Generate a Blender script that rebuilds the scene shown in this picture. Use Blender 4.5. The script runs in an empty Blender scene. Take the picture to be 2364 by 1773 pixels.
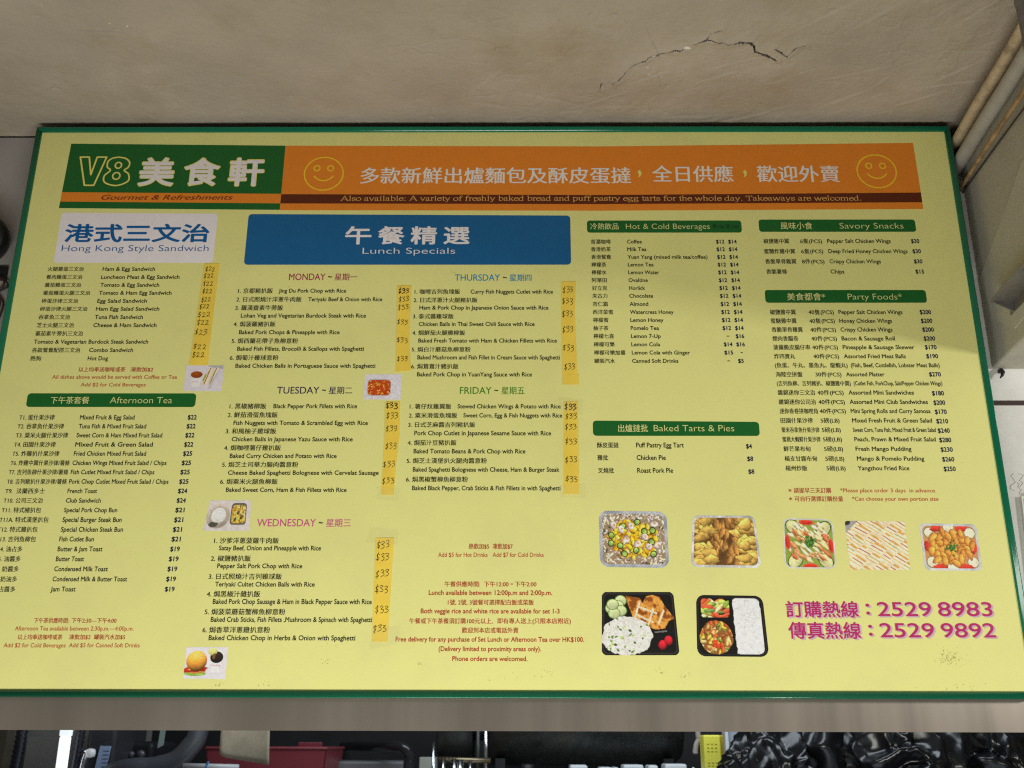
import bpy, bmesh, math, random
import numpy as np
from mathutils import Vector, Matrix, noise
random.seed(7); rng = np.random.default_rng(7)
scn = bpy.context.scene
COL = scn.collection

# ------------------------------------------------------------------ camera
def aim(right, up, fwd, loc):
    m = Matrix((right, up, -fwd)).transposed().to_4x4(); m.translation = loc; return m
PITCH, YAW, ROLL = 0.335587, -0.006292, 0.002580
fw = Vector((math.sin(YAW)*math.cos(PITCH), math.cos(YAW)*math.cos(PITCH), math.sin(PITCH)))
rt0 = Vector((math.cos(YAW), -math.sin(YAW), 0)); up0 = rt0.cross(fw)
rt = rt0*math.cos(ROLL) + up0*math.sin(ROLL); upv = up0*math.cos(ROLL) - rt0*math.sin(ROLL)
cam = bpy.data.cameras.new('camera'); camo = bpy.data.objects.new('camera', cam); COL.objects.link(camo)
camo.matrix_world = aim(rt, upv, fw, Vector((0, 0, 1.6)))
cam.sensor_width = 36.0; cam.lens = 2390/2364*36.0; cam.clip_end = 100; cam.clip_start = 0.05
cam.dof.use_dof = True; cam.dof.focus_distance = 2.60; cam.dof.aperture_fstop = 4.0
scn.camera = camo

# ------------------------------------------------------------------ light
w = bpy.data.worlds.new('World'); scn.world = w; w.use_nodes = True
bg = w.node_tree.nodes['Background']; bg.inputs[0].default_value = (1.0, 0.86, 0.72, 1); bg.inputs[1].default_value = 0.10
def area(name, loc, target, sx, sy, power, color, spread=180):
    l = bpy.data.lights.new(name, 'AREA'); l.shape = 'RECTANGLE'; l.size = sx; l.size_y = sy
    l.energy = power; l.color = color; l.spread = math.radians(spread)
    o = bpy.data.objects.new(name, l); COL.objects.link(o); o.location = loc
    o.rotation_euler = (Vector(target)-Vector(loc)).to_track_quat('-Z', 'Y').to_euler(); return o
area('street_daylight', (-0.28, 0.60, 0.20), (0.0, 2.5, 1.5), 2.8, 0.7, 75, (0.985, 1.0, 0.93))
area('neighbour_shop_light', (3.3, 0.75, 2.12), (0.6, 2.5, 2.2), 0.35, 0.30, 33, (1.0, 0.99, 0.93))
area('kitchen_ceiling_lamp', (0.4, 3.35, 2.85), (0.4, 4.1, 1.5), 2.8, 0.7, 36, (0.82, 0.92, 1.0))
scn.cycles.filter_width = 1.2; scn.cycles.use_denoising = False; scn.cycles.sample_clamp_indirect = 3.0; scn.cycles.adaptive_threshold = 0.006
scn.view_settings.view_transform = 'Standard'; scn.view_settings.look = 'None'
scn.view_settings.exposure = 0.0; scn.view_settings.gamma = 1.0

# ------------------------------------------------------------------ helpers
def lin(c):
    c = np.asarray(c, float)/255.0
    return np.where(c <= 0.04045, c/12.92, ((c+0.055)/1.055)**2.4)
MATS = {}
def mat(name, rgb, rough=0.6, metal=0.0, var=0.0, vscale=6.0, bump=0.0, bscale=40.0, spec=0.5, alpha=1.0, stretch=None,
        dirt=None, dirt_amt=0.0, dirt_scale=3.0, emit=0.0, aniso=0.0, rvar=0.0):
    """procedural material: base colour (linear) with noise variation, optional dirt tint and fine relief"""
    if name in MATS: return MATS[name]
    m = bpy.data.materials.new(name); m.use_nodes = True; nt = m.node_tree; N = nt.nodes; L = nt.links
    p = N['Principled BSDF']; p.inputs['Roughness'].default_value = rough; p.inputs['Metallic'].default_value = metal
    p.inputs['Specular IOR Level'].default_value = spec; p.inputs['Alpha'].default_value = alpha
    p.inputs['Anisotropic'].default_value = aniso
    col = tuple(float(x) for x in rgb)+(1.0,)
    p.inputs['Base Color'].default_value = col
    tc = N.new('ShaderNodeTexCoord'); mp = N.new('ShaderNodeMapping'); L.new(tc.outputs['Object'], mp.inputs[0])
    if stretch: mp.inputs['Scale'].default_value = stretch
    cur = None
    if var > 0:
        n = N.new('ShaderNodeTexNoise'); n.inputs['Scale'].default_value = vscale; n.inputs['Detail'].default_value = 6
        L.new(mp.outputs[0], n.inputs[0])
        mr = N.new('ShaderNodeMapRange'); mr.inputs[1].default_value = 0.25; mr.inputs[2].default_value = 0.75
        mr.inputs[3].default_value = 1-var; mr.inputs[4].default_value = 1+var; L.new(n.outputs[0], mr.inputs[0])
        mx = N.new('ShaderNodeVectorMath'); mx.operation = 'SCALE'; mx.inputs[0].default_value = col[:3]
        L.new(mr.outputs[0], mx.inputs['Scale']); cur = mx.outputs[0]
    if dirt is not None:
        n = N.new('ShaderNodeTexNoise'); n.inputs['Scale'].default_value = dirt_scale; n.inputs['Detail'].default_value = 8
        n.inputs['Roughness'].default_value = 0.65; L.new(mp.outputs[0], n.inputs[0])
        mr = N.new('ShaderNodeMapRange'); mr.inputs[1].default_value = 0.48; mr.inputs[2].default_value = 0.75
        mr.inputs[4].default_value = dirt_amt; L.new(n.outputs[0], mr.inputs[0])
        mix = N.new('ShaderNodeMix'); mix.data_type = 'RGBA'; L.new(mr.outputs[0], mix.inputs[0])
        if cur: L.new(cur, mix.inputs[6])
        else: mix.inputs[6].default_value = col
        mix.inputs[7].default_value = tuple(dirt)+(1,); cur = mix.outputs[2]
    if cur: L.new(cur, p.inputs['Base Color'])
    if rvar > 0:
        n = N.new('ShaderNodeTexNoise'); n.inputs['Scale'].default_value = 5; n.inputs['Detail'].default_value = 5; L.new(mp.outputs[0], n.inputs[0])
        mr = N.new('ShaderNodeMapRange'); mr.inputs[1].default_value = .3; mr.inputs[2].default_value = .7
        mr.inputs[3].default_value = rough-rvar; mr.inputs[4].default_value = rough+rvar; L.new(n.outputs[0], mr.inputs[0]); L.new(mr.outputs[0], p.inputs['Roughness'])
    if bump > 0:
        n = N.new('ShaderNodeTexNoise'); n.inputs['Scale'].default_value = bscale; n.inputs['Detail'].default_value = 4
        L.new(mp.outputs[0], n.inputs[0]); b = N.new('ShaderNodeBump'); b.inputs['Strength'].default_value = 1.0
        b.inputs['Distance'].default_value = bump; L.new(n.outputs[0], b.inputs['Height']); L.new(b.outputs[0], p.inputs['Normal'])
    if emit > 0:
        p.inputs['Emission Color'].default_value = col; p.inputs['Emission Strength'].default_value = emit
    MATS[name] = m; return m

def tag(o, label=None, cat=None, group=None, kind=None):
    if label: o['label'] = label
    if cat: o['category'] = cat
    if group: o['group'] = group
    if kind: o['kind'] = kind
    return o
def link(name, me, parent=None):
    o = bpy.data.objects.new(name, me); COL.objects.link(o)
    if parent: o.parent = parent
    return o
def empty(name, loc=(0, 0, 0)):
    o = bpy.data.objects.new(name, None); COL.objects.link(o); o.location = loc; o.empty_display_size = 0.05; return o
def put(name, me, parent):
    """link a mesh modelled in world space under a parent Empty"""
    o = link(name, me, parent)
    if parent: o.matrix_parent_inverse = Matrix.Translation(parent.location).inverted()
    return o
class MB:
    """collects verts / faces (with material slots) and builds ONE mesh"""
    def __init__(s): s.v = []; s.f = []; s.m = []; s.mats = []; s.n = 0
    def slot(s, m):
        if m not in s.mats: s.mats.append(m)
        return s.mats.index(m)
    def add(s, verts, faces, m):
        k = s.slot(m)
        if isinstance(verts, np.ndarray): s.v.extend(verts.tolist()); s.f.extend((np.asarray(faces)+s.n).tolist()); s.m.extend([k]*len(faces))
        else:
            s.v.extend(tuple(map(float, q)) for q in verts)
            for f in faces: s.f.append([i+s.n for i in f]); s.m.append(k)
        s.n += len(verts); return s
    def box(s, x0, x1, y0, y1, z0, z1, m):
        v = [(x, y, z) for z in (z0, z1) for y in (y0, y1) for x in (x0, x1)]
        return s.add(v, [(0, 2, 3, 1), (4, 5, 7, 6), (0, 1, 5, 4), (2, 6, 7, 3), (0, 4, 6, 2), (1, 3, 7, 5)], m)
    def mesh(s, name, smooth=False, bevel=0.0, seg=2):
        me = bpy.data.meshes.new(name); me.from_pydata(s.v, [], s.f)
        for m in s.mats: me.materials.append(m)
        me.polygons.foreach_set('material_index', s.m)
        if bevel > 0:
            bm = bmesh.new(); bm.from_mesh(me); bmesh.ops.remove_doubles(bm, verts=bm.verts, dist=1e-6)
            es = [e for e in bm.edges if len(e.link_faces) == 2 and e.calc_face_angle(0) > 0.5]
            bmesh.ops.bevel(bm, geom=es, offset=bevel, segments=seg, affect='EDGES', profile=0.5, clamp_overlap=True); bm.to_mesh(me); bm.free()
        if smooth: me.polygons.foreach_set('use_smooth', [True]*len(me.polygons))
        me.update(); return me
def spline(pts, n=8):
    p = [np.array(q, float) for q in pts]; p = [2*p[0]-p[1]]+p+[2*p[-1]-p[-2]]; out = []
    for i in range(1, len(p)-2):
        for k in range(n):
            t = k/n; a, b, c, d = p[i-1:i+3]
            out.append(0.5*((2*b)+(c-a)*t+(2*a-5*b+4*c-d)*t*t+(3*b-a-3*c+d)*t**3))
    out.append(p[-2]); return out
def tube(mb, pts, r, m, n=16, caps=True, rad=None):
    pts = [Vector(p) for p in pts]; V = []; F = []; prev = None
    for i, p in enumerate(pts):
        t = (pts[min(i+1, len(pts)-1)]-pts[max(i-1, 0)]).normalized()
        if prev is None: a = t.orthogonal().normalized()
        else: a = (prev-t*prev.dot(t)).normalized()
        prev = a; b = t.cross(a); rr = rad[i] if rad else r
        for k in range(n):
            c = 2*math.pi*k/n; V.append(p+(a*math.cos(c)+b*math.sin(c))*rr)
        if i:
            o = (i-1)*n
            for k in range(n): F.append((o+k, o+(k+1) % n, o+n+(k+1) % n, o+n+k))
    if caps: F.append(tuple(range(n-1, -1, -1))); F.append(tuple(range((len(pts)-1)*n, len(pts)*n)))
    mb.add(V, F, m); return mb
def lathe(mb, prof, m, n=32, M=None):
    V = []; F = []
    for i, (r, z) in enumerate(prof):
        for k in range(n):
            c = 2*math.pi*k/n; q = Vector((r*math.cos(c), r*math.sin(c), z)); V.append(M @ q if M else q)
        if i:
            o = (i-1)*n
            for k in range(n): F.append((o+k, o+(k+1) % n, o+n+(k+1) % n, o+n+k))
    F.append(tuple(range(n-1, -1, -1))); F.append(tuple(range((len(prof)-1)*n, len(prof)*n)))
    mb.add(V, F, m); return mb
# ------------------------------------------------------------------ large structure
CZ_ = 3.260                                   # ceiling height
YW = 2.585                                    # face of the back wall
# plaster ceiling: finely divided sheet with trowel relief and real cracks over the board, coarse slab beyond
plaster = mat('plaster', (0.415, 0.35, 0.282), 0.85, var=0.15, vscale=3.4, bump=0.0034, bscale=48, spec=0.25,
              dirt=(0.30, 0.235, 0.145), dirt_amt=0.7, dirt_scale=2.6)
def seg_dist(px, py, a, b):
    ax, ay = a; bx, by = b; dx, dy = bx-ax, by-ay; t = np.clip(((px-ax)*dx+(py-ay)*dy)/(dx*dx+dy*dy), 0, 1)
    return np.hypot(px-ax-t*dx, py-ay-t*dy), t
CRACKS = [ # (points on the ceiling, half-widths in mm, depth in mm)
 ([(0.2201,2.3768),(0.2251,2.3493),(0.256,2.3517),(0.2767,2.3224),(0.2877,2.2922),(0.3103,2.2662),(0.339,2.2393),(0.371,2.2243),(0.4006,2.2102),(0.4141,2.2109),(0.4343,2.1969),(0.4562,2.1809),(0.4744,2.1706)],
  [.9,1.1,1.2,1.2,1.5,2.3,2.5,2.5,2.2,1.7,1.5,1.9,2.3], 30),
 ([(0.4744,2.1706),(0.5168,2.1845),(0.5245,2.1901),(0.5387,2.1832),(0.5558,2.1798),(0.5845,2.1792)], [1.5,1.3,1.5,1.8,2.4,5.0], 40),
 ([(0.5570,2.1796),(0.5850,2.1792),(0.5968,2.1952),(0.6035,2.2163),(0.6345,2.2342),(0.6664,2.2545)], [5.5,5.5,3.0,4.0,4.8,3.2], 45),
 ([(0.4744,2.1706),(0.4797,2.1502),(0.4936,2.1421),(0.5059,2.1381)], [1.8,1.7,1.8,1.2], 20),
 ([(0.6513,2.2093),(0.6924,2.2401),(0.701,2.2201),(0.7042,2.2059),(0.7238,2.1955)], [1.6,2.0,2.0,2.0,1.4], 20),
 ([(0.6667,2.256),(0.6912,2.2818),(0.7068,2.2708),(0.7036,2.2488)], [1.1,.9,.9,.8], 5),
 ([(0.0035,2.2901),(0.0543,2.2879),(0.0685,2.303),(0.0854,2.3235),(0.0865,2.3608)], [.6,.7,.9,1.0,.7], 6),
 ([(-1.1374,2.3479),(-1.0617,2.348),(-0.9931,2.3691),(-0.9389,2.3587),(-0.8836,2.3432),(-0.8353,2.3506),(-0.7893,2.3674),(-0.7301,2.3591),(-0.6587,2.3509)], [.6,.7,.9,.9,.8,.9,.9,.7,.5], 4),
 ([(0.2201,2.3768),(0.2129,2.4089),(0.1759,2.4334),(0.1561,2.4251),(0.0877,2.4006),(0.0634,2.3885)], [.7,.5,.4,.5,.4,.3], 4),
 ([(-1.1136,2.1353),(-1.0544,2.1336),(-0.9982,2.14),(-0.9387,2.1375)], [.8,1.0,.9,.6], 5),
 ([(0.0145,2.1834),(0.0166,2.1662),(0.0276,2.158),(0.0496,2.1601)], [1.2,1.1,1.2,.8], 6),
 ([(-0.27,2.245),(-0.265,2.30),(-0.262,2.33),(-0.25,2.36),(-0.20,2.345),(-0.16,2.335)], [.5,.8,.9,.8,.8,.6], 6),
 ([(0.20,2.06),(0.19,2.10),(0.155,2.115),(0.12,2.17)], [.9,.8,.6,.5], 5),
]
def fnoise(X, Y, s, seed, octv=4):
    """cheap value noise on arrays"""
    out = np.zeros_like(X); amp = 1.0; tot = 0
    r = np.random.default_rng(seed)
    T = r.random((256, 256))
    for o in range(octv):
        u = X*s*(2**o)+17.3*o; v = Y*s*(2**o)+5.1*o
        i = np.floor(u).astype(int); j = np.floor(v).astype(int); fu = u-i; fv = v-j
        fu = fu*fu*(3-2*fu); fv = fv*fv*(3-2*fv)
        g = lambda a, b: T[a % 256, b % 256]
        out += amp*((g(i, j)*(1-fu)+g(i+1, j)*fu)*(1-fv)+(g(i, j+1)*(1-fu)+g(i+1, j+1)*fu)*fv)
        tot += amp; amp *= .5
    return out/tot-0.5
def build_ceiling():
    xs = np.concatenate([np.arange(-1.70, .15, .0035), np.arange(.15, .76, .0011), np.arange(.76, 1.4001, .0035)]); ys = np.concatenate([np.arange(1.90, 2.10, .0035), np.arange(2.10, 2.40, .0011), np.arange(2.40, YW+.0001, .0035)])
    X, Y = np.meshgrid(xs, ys, indexing='ij')
    Z = 0.006*fnoise(X, Y, 3.0, 1, 3) + 0.0075*fnoise(X, Y, 24, 2, 4)*np.clip(.35+1.6*fnoise(X, Y, 2.1, 12, 2), .1, 1) + 0.0008*fnoise(X, Y, 110, 3, 2)
    ridge = np.abs(fnoise(X+.15*fnoise(X, Y, 6, 8), Y*1.5, 7.0, 4, 3)); Z += 0.0016*np.clip(0.03-ridge, 0, 1)/0.03*np.clip(fnoise(X, Y, 2.3, 9, 2)*12-.6, 0, 1)
    # trowel strokes on the right of the cracks
    for k in range(44):
        cx = rng.uniform(-0.1, 1.2); cy = rng.uniform(2.02, 2.5); a = rng.normal(0.55, .35) if cx > .5 else rng.uniform(-1.5, 1.5); ln = rng.uniform(.02, .11)
        u = (X-cx)*math.cos(a)-(Y-cy)*math.sin(a); v_ = (X-cx)*math.sin(a)+(Y-cy)*math.cos(a)
        Z -= rng.uniform(.0006, .0024)*np.exp(-(u/ln)**4)*np.clip(v_/.003, -1, 1)*np.exp(-np.abs(v_)/.012)
    for k in range(46):                                   # small pits and specks
        cx = rng.uniform(-1.5, 1.2); cy = rng.uniform(1.95, 2.56); r_ = rng.uniform(.002, .006)
        Z += rng.uniform(.001, .006)*np.exp(-((X-cx)**2/(r_*rng.uniform(.7, 2))**2+(Y-cy)**2/r_**2))
    wob = 0.006*fnoise(X, Y, 60, 5, 3); wob2 = 0.008*fnoise(X, Y, 60, 6, 3)
    bulge = np.zeros_like(X)
    for pts, hw, dep in CRACKS:
        pts = [(a*.991, b*.991) for a, b in pts]
        for i in range(len(pts)-1):
            d, t = seg_dist(X+wob, Y+wob2, pts[i], pts[i+1]); h = (hw[i]*(1-t)+hw[i+1]*t)*.66/1000.0*np.clip(1+2.2*fnoise(X, Y, 45, 21, 2), .6, 1.6)
            prof = np.clip((h+(0.0003 if dep > 12 else .0016)-d)/0.0010, 0, 1)
            Z = np.where(prof > 0, np.maximum(Z, prof*dep/1000.0*np.clip(h/0.0018, .25, 1)), Z)
            bulge = np.maximum(bulge, np.exp(-(d/0.016)**2)*min(dep, 30)/1000*.12*np.clip(1+3*fnoise(X, Y, 30, 33, 2), 0, 2))
    Z = np.where(Z < .003, Z-bulge, Z)
    nx, ny = X.shape; V = np.stack([X, Y, CZ_+Z], -1).reshape(-1, 3)
    idx = np.arange(nx*ny).reshape(nx, ny); q = np.stack([idx[:-1, :-1], idx[:-1, 1:], idx[1:, 1:], idx[1:, :-1]], -1).reshape(-1, 4)
    me = bpy.data.meshes.new('ceiling'); me.vertices.add(len(V)); me.vertices.foreach_set('co', V.ravel())
    me.loops.add(q.size); me.loops.foreach_set('vertex_index', q.ravel().astype(np.int32))
    me.polygons.add(len(q)); me.polygons.foreach_set('loop_start', np.arange(0, q.size, 4, dtype=np.int32))
    me.materials.append(plaster); me.materials.append(mat('crack_shade', (.10, .085, .068), .95))  # second slot: shade inside the deep cracks, painted as a darker colour
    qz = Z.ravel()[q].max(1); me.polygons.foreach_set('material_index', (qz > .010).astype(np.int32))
    me.update(calc_edges=True); me.polygons.foreach_set('use_smooth', [True]*len(q))
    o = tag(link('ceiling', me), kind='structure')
    mb = MB()                                            # rough slab towards the street and to the sides
    mb.box(-1.7, 1.4, -1.2, 1.90, CZ_+.001, CZ_+.10, plaster); mb.box(-3.2, -1.7, -1.2, YW, CZ_+.002, CZ_+.10, plaster); mb.box(1.4, 3.0, -1.2, YW, CZ_+.002, CZ_+.10, plaster)
    mb.box(-1.7, 1.4, 1.90, YW+.1, CZ_+.06, CZ_+.10, plaster)
    o2 = link('ceiling_slab', mb.mesh('ceiling_slab'), o)
    chip = mat('fresh_plaster', (0.78, 0.74, 0.66), 0.9, bump=.001, bscale=200)
    for cx, cy, s in ((0.4251, 2.1815, .010), (0.3470, 2.2190, .007), (0.354, 2.2215, .0045), (0.335, 2.262, .003), (0.3430, 2.292, .0025), (-0.995, 2.085, .003), (-.955, 2.095, .003)):
        mb = MB(); n = 7; V = [(cx+s*rng.uniform(.5, 1.2)*math.cos(2*math.pi*i/n), cy+s*.6*rng.uniform(.5, 1.2)*math.sin(2*math.pi*i/n), CZ_-.0045) for i in range(n)]
        V += [(x*1.0, y, CZ_+.004) for x, y, z in V]
        mb.add(V, [tuple(range(n))]+[(i, i+n, (i+1) % n+n, (i+1) % n) for i in range(n)], chip); link('plaster_chip', mb.mesh('plaster_chip'), o)
build_ceiling()

wallshade = mat('wall_laminate_shaded', (0.36, 0.335, 0.32), 0.5, var=.06, vscale=3, bump=.0004, bscale=60, dirt=(.22, .20, .18), dirt_amt=.5, dirt_scale=2.6)  # darker copy of the laminate: shade at the upper left put into its colour
wallpaint = mat('wall_laminate', (0.84, 0.83, 0.80), 0.45, var=.05, vscale=3, bump=.0004, bscale=60, dirt=(.36, .33, .29), dirt_amt=.5, dirt_scale=2.6, rvar=.1)
brown = mat('brown_joint', (0.045, 0.022, 0.018), 0.55, var=.15)
wall = tag(link('wall', MB().box(-3.2, 3.0, YW+.006, YW+.12, 1.716, CZ_+.06, mat('wall_core', (.3, .28, .25), .9)).mesh('wall')), kind='structure')
for x0, x1, z0, z1, wm in ((-3.2, 3.0, 1.716, 2.4435, wallpaint), (-3.2, -.002, 2.4560, CZ_-.004, wallshade), (.002, 3.0, 2.4560, CZ_-.004, wallpaint)):
    link('wall_panel', MB().box(x0, x1, YW, YW+.0058, z0, z1, wm).mesh('wall_panel', bevel=.0012), wall)
link('joint_strip', MB().box(-3.2, 3.0, YW-.002, YW+.0055, 2.4438, 2.4557, brown).mesh('joint_strip', bevel=.001), wall)
# deep side beam running out towards the street (slightly out of square with the board)
BD = (-0.075, -1.0)
def beamx(y, off=0.0): return 1.2546-0.075*(YW-y)+off
beammat = mat('beam_render', (0.40, 0.375, 0.31), 0.8, var=.09, vscale=2.5, bump=.0012, bscale=70, dirt=(.25, .22, .16), dirt_amt=.5, dirt_scale=4.0, spec=.25)
mb = MB(); ye = -1.2
v = [(beamx(YW), YW-.001, 2.543), (beamx(ye), ye, 2.543), (2.2, ye, 2.543), (2.2, YW-.001, 2.543)]
v += [(x, y, CZ_+.03) for x, y, z in v]
mb.add(v, [(0, 3, 2, 1), (4, 5, 6, 7), (0, 1, 5, 4), (1, 2, 6, 5), (2, 3, 7, 6), (3, 0, 4, 7)], beammat)
beam = tag(link('beam', mb.mesh('beam', bevel=.006)), kind='structure')
# thin patched render coat low on the beam, its upper edge running down towards the board
def bface(y, z, off): return (beamx(y)-off, y, z)
patch = mat('beam_patch', (0.44, 0.415, 0.345), 0.8, var=.06, vscale=4, bump=.0008, bscale=90, spec=.25)
P_ = [(2.56, 2.80), (2.40, 2.86), (2.20, 2.945), (2.20, 2.60), (2.40, 2.585), (2.52, 2.66)]
mb = MB(); V = [bface(y, z, .0025) for y, z in P_]+[bface(y, z, -.004) for y, z in P_]; n = len(P_)
mb.add(V, [tuple(range(n))]+[(i, i+n, (i+1) % n+n, (i+1) % n) for i in range(n)], patch); link('render_patch', mb.mesh('render_patch'), beam)

# brushed steel fascia closing the counter opening below the board
steel = mat('brushed_steel', (0.39, 0.34, 0.29), 0.34, metal=.72, bump=.010, bscale=1.6, stretch=(1.6, 1, .05), aniso=.75, var=.14, vscale=2.2, rvar=.12)
fas = tag(link('steel_fascia', MB().box(-3.0, 3.0, 2.537, 2.541, 1.6305, 1.7145, steel).mesh('steel_fascia')),
          'long brushed steel fascia strip running under the menu board', 'fascia')

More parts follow.
